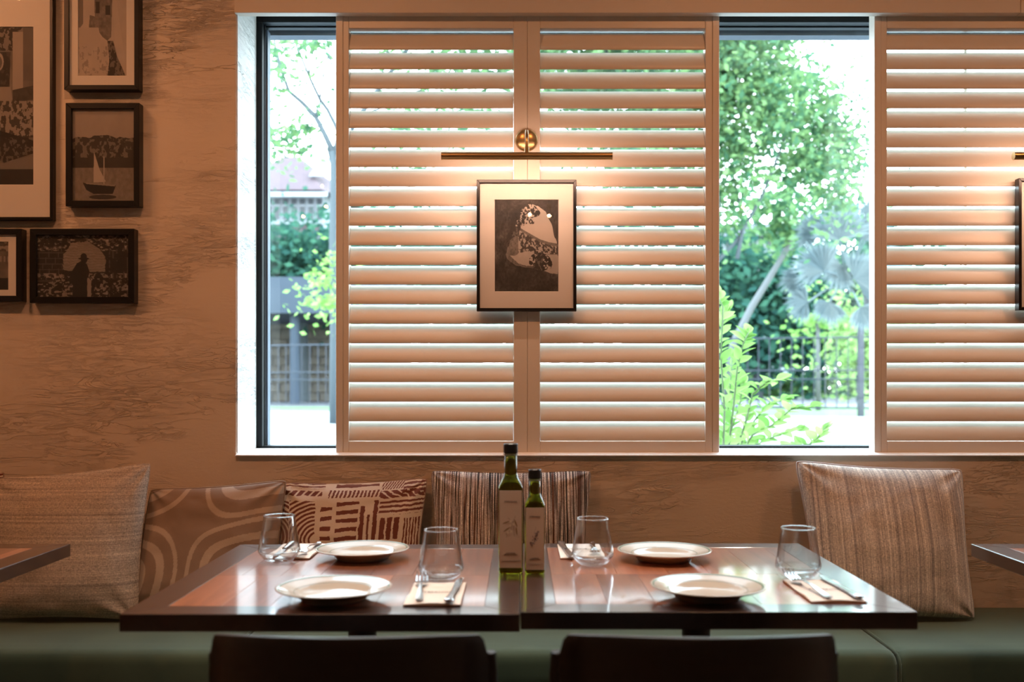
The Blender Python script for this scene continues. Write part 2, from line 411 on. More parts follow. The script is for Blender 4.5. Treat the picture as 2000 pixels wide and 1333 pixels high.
leaf_panel('shutter leaf at the right edge of the photo, with thin rod behind slats', leafR0, x(1733), cR-0.040, cR, rod=X(1885, SY0+0.048), light_stop=True)
leaf_panel('outermost right shutter leaf beyond the second picture light', cR, cR+0.040, 2*cR-x(1733), 2*cR-leafR0, rod=2*cR-X(1885, SY0+0.048))
def sh_frame(label, x0, x0b, x1b, x1):
    t = thing('shutter_surround', label, 'shutter frame', ((x0+x1)/2, SY0, SZB))
    for a, c in ((x0, x0b), (x1b, x1)):
        if c > a: mk('jamb', MB().box(a, c, SY0, SY1, SZB, SZT), M_paint, t, bevel=0.0015, local=False)
    mk('head', MB().box(x0, x1, SY0+0.012, SY1, SZT, SZT+0.016), M_paint, t, bevel=0.0015, local=False)
    return t
sh_frame('cream frame around the middle pair of shutter leaves', x(656), x(669.5), x(1392), x(1405))
sh_frame('cream frame of the shutters at the right edge of the photo', x(1708), leafR0, 2*cR-leafR0, 2*cR-leafR0+0.02)

# ------------------------------------------------------------------ picture prints (flat photographs)
def fbm(h, w, cells, octaves=4, seed=0):
    g = np.random.default_rng(seed); out = np.zeros((h, w)); amp = 1; tot = 0
    for o in range(octaves):
        c = int(cells*2**o); gr = g.random((c+2, c+2))
        yy = np.linspace(0, c, h); xx = np.linspace(0, c, w)
        y0 = yy.astype(int); x0 = xx.astype(int); fy = (yy-y0)[:, None]; fx = (xx-x0)[None]
        fy = fy*fy*(3-2*fy); fx = fx*fx*(3-2*fx)
        a = gr[y0][:, x0]; b_ = gr[y0][:, x0+1]; c_ = gr[y0+1][:, x0]; d = gr[y0+1][:, x0+1]
        out += amp*((a*(1-fx)+b_*fx)*(1-fy)+(c_*(1-fx)+d*fx)*fy); tot += amp; amp *= 0.55
    return out/tot
def inpoly(xx, yy, pts):
    r = np.zeros(xx.shape, bool); n = len(pts); j = n-1
    for i in range(n):
        xi, yi = pts[i]; xj, yj = pts[j]
        c = ((yi > yy) != (yj > yy)) & (xx < (xj-xi)*(yy-yi)/((yj-yi) or 1e-9)+xi)
        r ^= c; j = i
    return r
def grid_uv(h, w): return np.meshgrid(np.linspace(0, 1, w), np.linspace(0, 1, h))   # u right, v DOWN
def ph_cave(h, w):
    u, v = grid_uv(h, w); px = 410+405*u; py = 518+587*v
    n = fbm(h, w, 10, 5, 1); n2 = fbm(h, w, 46, 3, 2); n3 = fbm(h, w, 5, 3, 3)
    im = 0.02+0.22*n*n3*n2*2
    wob = (n-0.5)*40; X_, Y_ = px+wob, py+wob*0.7
    op = inpoly(X_, Y_, [(560,590),(600,540),(680,555),(735,595),(775,680),(800,770),(815,880),(815,995),(760,985),(640,955),(540,935),(500,905),(480,870),(520,760)])
    im = np.where(op, 0.10+0.22*n2, im)
    hill = np.interp(px, [410, 560, 600, 700, 760, 815], [680, 690, 715, 772, 790, 800])
    sky = op & (py < hill); im = np.where(sky, 0.52+0.12*n3, im)
    town = op & (py > hill+18) & (py < 865) & (px > 560); im = np.where(town, np.where(n2 > 0.52, 0.45, 0.08), im)
    im = np.where(op & (py > 868) & (px > 715), 0.40+0.1*n, im)
    path = inpoly(X_, Y_, [(500,870),(640,850),(690,880),(650,945),(560,925)]); im = np.where(path, 0.42+0.1*n, im)
    bush = ((X_-700)/70)**2+((Y_-920)/60)**2 < 1; im = np.where(bush & (n2 > 0.42), 0.05, im)
    lv = inpoly(X_, Y_, [(540,560),(640,530),(700,600),(640,640),(670,665),(590,690),(540,760),(480,800)]) & (n2 > 0.46)
    im = np.where(lv, 0.06, im)
    return im
def ph_boat(h, w):
    u, v = grid_uv(h, w); n = fbm(h, w, 9, 5, 4); n2 = fbm(h, w, 26, 3, 5)
    im = 0.44-0.06*v+0.06*(n-0.5)
    ch = 0.31+0.03*(fbm(h, w, 7, 2, 6)-0.5)*2
    city = (v > ch) & (v < 0.55); im = np.where(city, np.where(n2 > 0.55, 0.22, 0.05)+0.03*n, im)
    im = np.where((v > 0.53) & (v < 0.64), 0.04+0.05*n, im)
    sea = v >= 0.64; im = np.where(sea, 0.27+0.15*(n2-0.5)+0.10*(v-0.64), im)
    sail = inpoly(u, v, [(0.36, 0.47), (0.35, 0.80), (0.55, 0.79), (0.45, 0.66)]); im = np.where(sail, 0.55, im)
    im = np.where((abs(u-0.52) < 0.008) & (v > 0.52) & (v < 0.82), 0.5, im)
    im = np.where(inpoly(u, v, [(0.18, 0.80), (0.30, 0.82), (0.55, 0.82), (0.71, 0.83), (0.66, 0.92), (0.35, 0.92), (0.24, 0.88)]), 0.02, im)
    im = np.where(inpoly(u, v, [(0.22, 0.80), (0.70, 0.825), (0.69, 0.84), (0.24, 0.815)]), 0.35, im)
    im = np.where(((u-0.5)/0.22)**2+((v-0.955)/0.025)**2 < 1, 0.06, im)
    return im
def ph_alley(h, w):
    u, v = grid_uv(h, w); n = fbm(h, w, 6, 4, 7); n2 = fbm(h, w, 22, 3, 8)
    im = 0.52+0.12*(n-0.5)
    im = np.where(inpoly(u, v, [(0.0, 0), (0.10, 0), (0.10, 0.33), (0.0, 0.42)]), 0.22, im)
    im = np.where(inpoly(u, v, [(0.33, 0), (0.70, 0), (0.68, 0.50), (0.60, 0.55), (0.50, 0.50), (0.36, 0.38), (0.22, 0.38), (0.24, 0.22), (0.34, 0.24)]), 0.12+0.2*n2, im)
    im = np.where(inpoly(u, v, [(0.36, 0.05), (0.44, 0.05), (0.44, 0.20), (0.36, 0.20)]), 0.03, im)
    im = np.where(inpoly(u, v, [(0.56, 0.10), (0.66, 0.10), (0.66, 0.22), (0.56, 0.22)]), 0.03, im)
    im = np.where(inpoly(u, v, [(0.0, 0.38), (0.42, 0.38), (0.46, 0.55), (0.2, 0.75), (0, 0.8)]), 0.48+0.05*n, im)
    lane = inpoly(u, v, [(0.60, 0.55), (0.72, 0.55), (0.80, 0.75), (0.98, 1.0), (0.60, 1.0), (0.64, 0.8)])
    im = np.where(lane, np.where(n2 > 0.5, 0.20, 0.04), im)
    im = np.where(inpoly(u, v, [(0.70, 0), (0.78, 0), (1.0, 0.95), (0.97, 1.0), (0.76, 0.60)]), 0.50+0.1*n, im)
    im = np.where((v > 0.62) & (u < 0.6) & (n2 > 0.6), 0.36, im)
    return im
def ph_man(h, w):
    u, v = grid_uv(h, w); n = fbm(h, w, 12, 4, 9); n2 = fbm(h, w, 34, 3, 10); n3 = fbm(h, w, 5, 3, 11)
    im = 0.02+0.05*n2*n
    wb = (n-0.5)*0.06
    op = inpoly(u+wb, v+wb, [(0.28, 0.56), (0.30, 0.32), (0.38, 0.15), (0.55, 0.10), (0.68, 0.22), (0.75, 0.36), (0.76, 0.60), (0.60, 0.60)])
    wave = 0.5+0.5*np.sin(v*150+n*18); im = np.where(op, 0.26+0.16*wave*n, im)
    lv = (v < 0.26) & (n2 > 0.56); im = np.where(lv & ~op, 0.16+0.3*(n2-0.56)*4, im)
    bric = (u < 0.3) & (v > 0.2) & (v < 0.75) & ((np.sin(v*70) > 0.9) | (np.sin(u*60+np.floor(v*11)*2) > 0.95)); im = np.where(bric, 0.12, im)
    tb = (v > 0.62) & (n2 > 0.57); im = np.where(tb, 0.22+0.2*n, im)
    im = np.where((u > 0.78) & (n > 0.55) & (np.sin(u*160) > 0.2), 0.12, im)
    man = inpoly(u, v, [(0.44, 0.46), (0.49, 0.42), (0.55, 0.47), (0.58, 0.60), (0.55, 0.72), (0.55, 1.0), (0.39, 1.0), (0.40, 0.75), (0.39, 0.58)])
    man |= ((u-0.52)/0.035)**2+((v-0.40)/0.06)**2 < 1
    man |= ((u-0.515)/0.06)**2+((v-0.385)/0.018)**2 < 1
    im = np.where(man, 0.025, im); im = np.where(((u-0.515)/0.035)**2+((v-0.35)/0.05)**2 < 1, 0.035, im)
    im = np.where((abs(u-0.575) < 0.02) & (v > 0.72), 0.35, im)
    return im
def ph_market(h, w):
    u, v = grid_uv(h, w); n = fbm(h, w, 14, 4, 12); n2 = fbm(h, w, 40, 3, 13); n3 = fbm(h, w, 5, 3, 14)
    im = 0.16+0.2*n3*n
    im = np.where(v < 0.15, np.where(n2 > 0.55, 0.25, 0.03), im)
    im = np.where((u > 0.80) & (u < 0.90) & (v > 0.03) & (v < 0.42), 0.38+0.05*n, im)
    im = np.where((u > 0.90) & (v < 0.34), 0.14+0.06*n, im)
    im = np.where(inpoly(u, v, [(0.56, 0.16), (0.78, 0.16), (0.77, 0.38), (0.58, 0.38)]), 0.03+0.05*(n2 > 0.6), im)
    im = np.where(((u-0.66)/0.055)**2+((v-0.22)/0.06)**2 < 1, 0.42, im); im = np.where(((u-0.665)/0.035)**2+((v-0.225)/0.042)**2 < 1, 0.16, im)
    im = np.where(inpoly(u, v, [(0.60, 0.38), (0.78, 0.38), (0.80, 0.46), (0.70, 0.52), (0.60, 0.5)]), 0.34, im)
    im = np.where(inpoly(u, v, [(0.80, 0.40), (1, 0.37), (1, 0.46), (0.80, 0.48)]), 0.03+0.08*n2, im)
    im = np.where((v > 0.47) & (v < 0.70), np.where(n2 > 0.5, 0.34, 0.07), im)
    im = np.where(inpoly(u, v, [(0.3, 0.56), (0.7, 0.66), (1.0, 0.72), (1.0, 0.76), (0.6, 0.68), (0.3, 0.6)]), 0.02, im)
    tr = inpoly(u, v, [(0.45, 0.70), (0.95, 0.70), (1.0, 0.80), (0.72, 0.86), (0.45, 0.76)]); im = np.where(tr, np.where(n2 > 0.58, 0.16, 0.03), im)
    im = np.where(inpoly(u, v, [(0.3, 0.80), (0.72, 0.865), (1.0, 0.81), (1.0, 0.90), (0.55, 0.92), (0.3, 0.90)]), 0.24, im)
    im = np.where(v > 0.90, 0.04, im)
    return im
def ph_crates(h, w):
    u, v = grid_uv(h, w); n2 = fbm(h, w, 16, 3, 15); n = fbm(h, w, 5, 3, 16)
    im = 0.10+0.2*n; im = np.where(v < 0.2, np.where(n2 > 0.5, 0.36, 0.12), im)
    im = np.where((v > 0.3) & (v < 0.42) & (np.sin(u*90) > 0), 0.35, im); im = np.where(v > 0.75, 0.03, im)
    return im
def print_mesh(name, fn, w, h, m, parent, y, res=0.00105, off=(0, 0)):
    nx, nz = max(8, int(w/res)), max(8, int(h/res))
    im = np.clip(fn(nz, nx), 0.01, 1)
    u, v = grid_uv(nz, nx)
    V = np.stack([off[0]+(u-0.5)*w, np.full_like(u, y), off[1]+(0.5-v)*h], -1).reshape(-1, 3)
    idx = np.arange(nx*nz).reshape(nz, nx)
    Fq = np.stack([idx[:-1, :-1], idx[1:, :-1], idx[1:, 1:], idx[:-1, 1:]], -1).reshape(-1, 4)
    im = im**1.2
    c = np.repeat(im.reshape(-1, 1), 3, 1)*np.array([1.0, 0.89, 0.78])  # warm cast of the lamplight tinted into the grey prints
    return npmesh(name, V, Fq, m, parent, cols=c)
def framed(label, px0, px1, py0, py1, Df, depth, bar, photo, fn, group='framed black and white photographs', tint=M_blackframe, cxz=None, wh=None):
    """frame given by its front outline in pixels at distance Df, photo = its outline in pixels"""
    x0, x1, z1, z0 = X(px0, Df), X(px1, Df), Z(py0, Df), Z(py1, Df)
    cx, cz = (x0+x1)/2, (z0+z1)/2; hw, hh = (x1-x0)/2, (z1-z0)/2
    if cxz is not None: cx = cxz
    t = thing('framed_photograph', label, 'picture', (cx, Df, cz), group=group)
    br = bar*Df/F
    for a in (-1, 1):
        # mitred bars: top / bottom and sides
        zo, zi = a*hh, a*(hh-br)
        b = MB().add([(-hw, 0, zo), (hw, 0, zo), (hw-br, 0, zi), (-hw+br, 0, zi), (-hw, depth, zo), (hw, depth, zo), (hw-br, depth, zi), (-hw+br, depth, zi)],
                     [(0,1,2,3),(7,6,5,4),(0,4,5,1),(1,5,6,2),(2,6,7,3),(3,7,4,0)])
        mk('frame_bar', b, tint, t, bevel=0.0008, seg=1)
        xo, xi = a*hw, a*(hw-br)
        b = MB().add([(xo, 0, -hh), (xo, 0, hh), (xi, 0, hh-br), (xi, 0, -hh+br), (xo, depth, -hh), (xo, depth, hh), (xi, depth, hh-br), (xi, depth, -hh+br)],
                     [(0,1,2,3),(7,6,5,4),(0,4,5,1),(1,5,6,2),(2,6,7,3),(3,7,4,0)])
        mk('frame_bar', b, tint, t, bevel=0.0008, seg=1)
    q0, q1, r0, r1 = X(photo[0], Df+0.008)-((x0+x1)/2), X(photo[1], Df+0.008)-((x0+x1)/2), Z(photo[2], Df+0.008)-cz, Z(photo[3], Df+0.008)-cz
    iw, ih = hw-br+0.001, hh-br+0.001
    mb = MB()
    # mount with a window cut in it (bevelled edge)
    if q0 > -iw+0.004:
        yy = 0.0085; yb = 0.0105
        mb.add([(-iw, yy, -ih), (iw, yy, -ih), (iw, yy, ih), (-iw, yy, ih), (q0, yy, r1), (q1, yy, r1), (q1, yy, r0), (q0, yy, r0),
                (q0+.001, yb, r1+.001), (q1-.001, yb, r1+.001), (q1-.001, yb, r0-.001), (q0+.001, yb, r0-.001)],
               [(0,1,5,4),(1,2,6,5),(2,3,7,6),(3,0,4,7),(4,5,9,8),(5,6,10,9),(6,7,11,10),(7,4,8,11)])
        mk('mount', mb, M_mat, t)
    print_mesh('photograph', fn, q1-q0, r0-r1, M_print, t, 0.0108, off=((q0+q1)/2, (r0+r1)/2))
    mk('glass_sheet', MB().box(-iw, iw, 0.0045, 0.0060, -ih, ih), M_picglass, t)
    mk('backing', MB().box(-iw, iw, 0.0115, depth-0.001, -ih, ih), M_black, t)
    return t
Dp = 3.086
framed('large black-framed market photo with wide white mount, at left edge', -182, 103, -22, 430, 3.096, 0.022, 6, (-141, 65, 52, 361), ph_market)
framed('black-framed photo of a narrow white alley, top of the small frames', 125, 271, -32, 175, Dp, 0.033, 9, (152, 247, -5, 148), ph_alley)
framed('black-framed photo of a sailing boat before a town, without mount', 128, 272, 201, 403, Dp, 0.033, 11, (139, 261, 211, 393), ph_boat)
framed('wide black-framed photo of a man in a hat, below the boat picture', 58, 262, 447, 592, Dp, 0.033, 12, (70, 250, 458, 581), ph_man)
framed('small black-framed photo cut by the left edge, beside the wide one', -120, 42, 447, 589, Dp, 0.033, 11, (-90, 16, 472, 567), ph_crates)
framed('black-framed photo of a cave arch, hung on the middle shutter', 931, 1126, 351, 608, 3.112, 0.026, 6, (966, 1091, 390, 570), ph_cave)
framed('black-framed photo hung on the right-hand shutter, cut by the frame edge', 931, 1126, 348, 606, 3.112, 0.026, 6, (966, 1091, 388, 568), ph_alley, cxz=1.715)

def picture_light(label, cx):
    zc = Z(305, 2.95)
    t = thing('picture_light', label, 'picture light', (cx, SY0, Z(273, 3.13)))
    ox, oy, oz = t.location
    # wall rose: stepped disc, axis along y
    prof = [(0, -0.018), (0.012, -0.018), (0.026, -0.013), (0.030, -0.010), (0.0335, -0.008), (0.0355, -0.004), (0.0355, 0.0)]
    b = MB().lathe([(r, z) for r, z in prof], 40)
    b.v = [(vx, vz, -vy) for vx, vy, vz in b.v]
    mk('wall_rose', b, M_brass, t, smooth=True)
    zb = zc-oz; yb = 2.95-oy
    path = [(0, -0.012, 0.0), (0, -0.06, 0.001), (0, -0.11, -0.002)]
    for k in range(1, 9):
        a = k/8*math.pi/2
        path.append((0, -0.11+(yb+0.11)*math.sin(a), -0.002-0.050*(1-math.cos(a))))
    path.append((0, yb, zb+0.010))
    mk('arm', MB().tube(path, 0.0052, 10), M_brass, t, smooth=True)
    mk('joint', MB().tube([(0, yb, zb+0.008), (0, yb, zb+0.026)], 0.0068, 12), M_brass, t, smooth=True)
    # long tube shade, open along the lower rear
    n = 20; hl = X(1195, 2.95)-X(1029, 2.95); r = 0.0115; b = MB(); v = []; f = []
    a0, a1 = R(-40), R(260)          # angle measured from +y (rear) through +z
    for s_ in (-hl, hl):
        for k in range(n+1):
            a = a0+(a1-a0)*k/n
            v.append((s_, yb+r*math.cos(a), zb+r*math.sin(a)))
        for k in range(n+1):
            a = a0+(a1-a0)*k/n
            v.append((s_, yb+(r-.001)*math.cos(a), zb+(r-.001)*math.sin(a)))
    m_ = n+1
    for k in range(n):
        f.append((k, k+1, 2*m_+k+1, 2*m_+k)); f.append((m_+k+1, m_+k, 3*m_+k, 3*m_+k+1))
    mk('shade_tube', b.add(v, f), M_brass, t, smooth=True)
    for s_ in (-1, 1):
        mk('end_cap', MB().tube([(s_*hl, yb, zb), (s_*(hl+0.0015), yb, zb)], r+0.0002, 20), M_brass, t, smooth=True)
    mk('led_strip', MB().box(-hl+0.01, hl-0.01, yb-0.004, yb+0.004, zb-0.006, zb-0.004), M_led, t)
    lo = light('AREA', 'picture_lamp', (0, yb+0.0115, zb-0.0065), 1.35, color=(1.0, 0.58, 0.40), rot=(R(60), 0, 0), shape='RECTANGLE', size=2*hl-0.03, size_y=0.008)
    lo.parent = t
    return t
picture_light('brass picture light over the cave photo', X(1029, 2.95))
picture_light('brass picture light at the right edge, only its left end showing', 1.715)

# ------------------------------------------------------------------ banquette
ban = thing('banquette', 'green velvet banquette along the window wall', 'bench', (0.1, 2.86, 0))
SZ = 0.45
def pad(x0, x1):
    nx, ny = 72, 28; y0, y1, zb = 2.60, 3.115, 0.30
    b = MB(); prof = []
    # profile in y,z : up the front, over the lip, across the top
    r = 0.035
    prof.append((y0+0.004, zb)); prof.append((y0, zb+0.02)); prof.append((y0-0.004, zb+0.06)); prof.append((y0, SZ-r))
    for k in range(1, 7):
        a = k/6*math.pi/2; prof.append((y0+r-r*math.cos(a), SZ-r+r*math.sin(a)))
    for k in range(1, 14): prof.append((y0+r+(y1-y0-r)*k/13, SZ))
    prof.append((y1, zb))
    v = []; m_ = len(prof)
    for i in range(nx+1):
        u = 0.5-0.5*math.cos(math.pi*i/nx); xx = x0+(x1-x0)*u
        e = min(u, 1-u)*(x1-x0); dr = 0.016*math.exp(-e/0.012)
        for (py, pz) in prof:
            crown = 0.006*math.sin(math.pi*u)**0.5*(1 if pz > SZ-0.02 else 0)*math.sin(math.pi*(py-y0)/(y1-y0))
            fr = (1 if pz < SZ-0.001 else 0)
            v.append((xx, py+(dr if fr and py < y1-0.01 else 0), pz-dr*(pz > SZ-0.03)+crown))
    f = [(i*m_+k, (i+1)*m_+k, (i+1)*m_+k+1, i*m_+k+1) for i in range(nx) for k in range(m_-1)]
    f += [tuple(range(m_))[::-1], tuple(nx*m_+k for k in range(m_))]
    b.add(v, f); o = mk('seat_cushion', b, M_velvet, ban, smooth=True, local=False)
    return o
s0, s1 = -0.769, 0.992; L_ = s1-s0
for a, c in ((RX0+0.01, s0-L_-0.001), (s0-L_+0.001, s0-0.001), (s0+0.001, s1-0.001), (s1+0.001, s1+L_-0.001), (s1+L_+0.001, RX1-0.01)):
    if c-a > 0.1: pad(a, c)
for q in (s0, s1):
    pts = [(q, 2.598, 0.31), (q, 2.598, 0.36), (q, 2.598, 0.405)]+[(q, 2.636-0.038*math.cos(k/8*math.pi/2), 0.407+0.038*math.sin(k/8*math.pi/2)) for k in range(1, 9)]+[(q, 2.80, 0.445), (q, 3.10, 0.445)]
    mk('piping', MB().tube(pts, 0.0032, 6), M_velvet, ban, smooth=True, local=False)
mk('plinth', MB().box(RX0+0.01, RX1-0.01, 2.66, 3.115, 0, 0.30), mat('dark_plinth', (0.02, 0.017, 0.012), 0.6), ban, local=False)

# ------------------------------------------------------------------ cushions
def weave_mat(name, stops, sscale, horiz=False, mixw=0.5, wcol=(0.7, 0.62, 0.52), wf=1800.0, dots=0.25, wobble=0.005):
    """stripes across local x (or z), crossed by pale weft stitches"""
    m = mat(name, (0.5, 0.4, 0.3), 0.95, Sheen_Weight=0.3)
    t = N(m, 'ShaderNodeTexCoord'); s = N(m, 'ShaderNodeSeparateXYZ'); L(m, t.outputs['Object'], s.inputs[0])
    a, bb = (s.outputs['Z'], s.outputs['X']) if horiz else (s.outputs['X'], s.outputs['Z'])
    wob = mathn(m, 'MULTIPLY', mathn(m, 'SUBTRACT', noise(m, t.outputs['Object'], 4, 2), 0.5), wobble)
    aa = mathn(m, 'ADD', a, wob)
    cb = N(m, 'ShaderNodeCombineXYZ'); L(m, aa, cb.inputs[0]); L(m, mathn(m, 'MULTIPLY', bb, 0.006), cb.inputs[1])
    n = noise(m, cb.outputs[0], sscale, 5, 0.75)
    base = ramp(m, stops, n)
    # stitches
    w1 = mathn(m, 'SINE', mathn(m, 'MULTIPLY', bb, wf)); w2 = mathn(m, 'SINE', mathn(m, 'MULTIPLY', a, wf*1.15))
    st = mathn(m, 'MULTIPLY', w1, w2)
    msk = ramp(m, [(0.42, (0, 0, 0)), (0.60, (1, 1, 1))], noise(m, cb.outputs[0], sscale*1.7, 3, 0.7))
    fac = mathn(m, 'MULTIPLY', mathn(m, 'MULTIPLY', mathn(m, 'GREATER_THAN', st, 0.25), msk), mixw)
    mx = N(m, 'ShaderNodeMix', data_type='RGBA'); L(m, fac, mx.inputs['Factor']); L(m, base, mx.inputs['A']); mx.inputs['B'].default_value = (*wcol, 1)
    sv = objco(m, (160, 160, 700) if not horiz else (700, 160, 160))
    sl = noise(m, sv, 1.0, 2, 0.6)
    sv2 = objco(m, (700, 160, 130) if not horiz else (130, 160, 700))
    sl2 = noise(m, sv2, 1.0, 2, 0.6)
    hs = N(m, 'ShaderNodeHueSaturation'); L(m, mx.outputs['Result'], hs.inputs['Color'])
    val = mathn(m, 'MULTIPLY_ADD', mathn(m, 'ADD', sl, sl2), 1.7, -0.65)
    val = mathn(m, 'MULTIPLY', val, mathn(m, 'MULTIPLY_ADD', mathn(m, 'GREATER_THAN', st, 0.1), -dots, 1.0+dots*0.35))
    L(m, val, hs.inputs['Value'])
    L(m, hs.outputs[0], P(m).inputs['Base Color'])
    bump(m, mathn(m, 'ADD', mathn(m, 'MULTIPLY', st, 0.5), n), 0.5, 0.0015)
    return m
M_c1 = weave_mat('ribbed_beige_weave', [(0.36, (0.20, 0.17, 0.155)), (0.42, (0.40, 0.34, 0.28)), (0.60, (0.58, 0.50, 0.41)), (0.68, (0.80, 0.72, 0.60))], 95, horiz=True)
M_c4 = weave_mat('black_white_brown_weave', [(0.36, (0.008, 0.008, 0.012)), (0.42, (0.16, 0.07, 0.045)), (0.435, (0.01, 0.01, 0.012)), (0.455, (0.85, 0.83, 0.80)), (0.475, (0.85, 0.83, 0.80)), (0.485, (0.008, 0.008, 0.012)), (0.525, (0.012, 0.010, 0.014)), (0.535, (0.24, 0.10, 0.06)), (0.55, (0.80, 0.78, 0.75)), (0.57, (0.80, 0.78, 0.75)), (0.58, (0.008, 0.008, 0.010))], 50, mixw=0.22, wcol=(0.72, 0.70, 0.68), wf=1250, dots=0.65, wobble=0.0015)
M_c5 = weave_mat('beige_grey_weave', [(0.37, (0.20, 0.18, 0.175)), (0.44, (0.42, 0.36, 0.31)), (0.55, (0.60, 0.52, 0.43)), (0.64, (0.86, 0.79, 0.70))], 105, wf=1900)
M_c3 = vcol('red_brown_print', 0.95, Sheen_Weight=0.7)
bump(M_c3, noise(M_c3, objco(M_c3), 420, 2), 0.5, 0.001)
M_c2 = vcol('taupe_cut_velvet', 0.75, Sheen_Weight=0.9, Sheen_Roughness=0.3)
bump(M_c2, noise(M_c2, objco(M_c2), 300, 2), 0.2, 0.001)

def pat_rings(u, v):       # u,v in metres from cushion centre
    px_, pz_ = 0.44, 0.40
    x_ = (u+0.065) % px_ - px_/2; z_ = (v-0.10) % pz_ - pz_/2
    wob = 0.006*np.sin(u*21+1)+0.006*np.sin(v*25)
    r = (np.abs(x_*1.0+wob)**3.2+np.abs(z_*1.05+wob)**3.2)**(1/3.2)
    on = (((r+0.028) % 0.055) < 0.024) & (r < 0.206)
    a = np.array([0.27, 0.19, 0.135]); b_ = np.array([0.47, 0.37, 0.28])
    return np.where(on[..., None], b_, a)
def pat_tribal(u, v):      # block-print of bars, chevrons and arcs; u,v in metres
    n = fbm(u.shape[0], u.shape[1], 40, 3, 33)-0.5; n2 = fbm(u.shape[0], u.shape[1], 22, 3, 34)-0.5
    x_ = u+0.006*n+0.003*n2; z_ = v+0.006*n2+0.003*n
    U = (x_+0.23)/0.46; V = (0.215-z_)/0.43      # 0..1 from left, from top
    on = np.zeros(u.shape, bool)
    def bars(u0, u1, v0, v1, nb, duty, horiz, skew=0.0):
        nonlocal on
        ins = (U > u0) & (U < u1) & (V > v0) & (V < v1)
        t = ((V-v0)/(v1-v0)+skew*(U-u0)) if horiz else ((U-u0)/(u1-u0)+skew*(V-v0))
        on |= ins & (((t*nb) % 1.0) < duty)
    # top hem band
    bars(0.00, 0.33, 0.035, 0.075, 2, 0.5, True, 0.15); bars(0.40, 0.68, 0.045, 0.065, 1, 0.9, True)
    bars(0.36, 0.70, 0.085, 0.135, 13, 0.55, False, 0.6); bars(0.02, 0.31, 0.09, 0.125, 6, 0.7, False, 3.0)
    bars(0.70, 0.84, 0.03, 0.09, 8, 0.5, False, 4.0); bars(0.84, 1.0, 0.00, 0.14, 5, 0.55, True, 0.5)
    bars(0.70, 1.0, 0.10, 0.155, 5, 0.7, False, -5.0); bars(0.70, 1.0, 0.175, 0.27, 3, 0.5, True, 0.05)
    # left fans: nested chevrons
    d = np.abs(U-0.12)*1.25+np.abs(V-0.36)*0.55; fan = (U < 0.28) & (V > 0.15) & (V < 0.36)
    cu = np.sqrt(((U-0.30)*1.0)**2+((V-0.44)*1.05)**2)
    on |= (U > 0.09) & (U < 0.27) & (V > 0.16) & (V < 0.46) & (cu > 0.05) & (((cu*34) % 1) < 0.52)
    cv = np.sqrt(((U+0.06)*1.0)**2+((V-0.42)*1.05)**2)
    on |= (U <= 0.085) & (V > 0.17) & (V < 0.50) & (((cv*32) % 1) < 0.55)
    cw = np.abs(U-0.02)+np.abs(V-0.72)*0.75
    on |= (U > 0.0) & (U < 0.27) & (V > 0.47) & (V < 0.98) & (((cw*30) % 1) < 0.5)
    # ladders of short bars
    bars(0.31, 0.385, 0.20, 0.97, 11, 0.42, True, 0.12); bars(0.415, 0.56, 0.165, 0.97, 13, 0.46, True, 0.05)
    # uprights
    for a, c, v0 in ((0.575, 0.605, 0.20), (0.625, 0.640, 0.26), (0.663, 0.692, 0.16)): on |= (U > a) & (U < c) & (V > v0) & (V < 0.98)
    bars(0.715, 0.855, 0.29, 0.44, 3, 0.72, False); bars(0.715, 0.865, 0.47, 0.64, 4, 0.62, False)
    bars(0.875, 0.99, 0.30, 0.66, 6, 0.5, False, -0.1); bars(0.70, 0.99, 0.68, 0.71, 1, 0.8, True)
    bars(0.715, 0.86, 0.74, 0.95, 4, 0.6, False); bars(0.875, 0.99, 0.74, 0.95, 5, 0.5, False)
    a = np.array([0.72, 0.66, 0.58]); b_ = np.array([0.165, 0.042, 0.026])
    return np.where(on[..., None], b_, a)

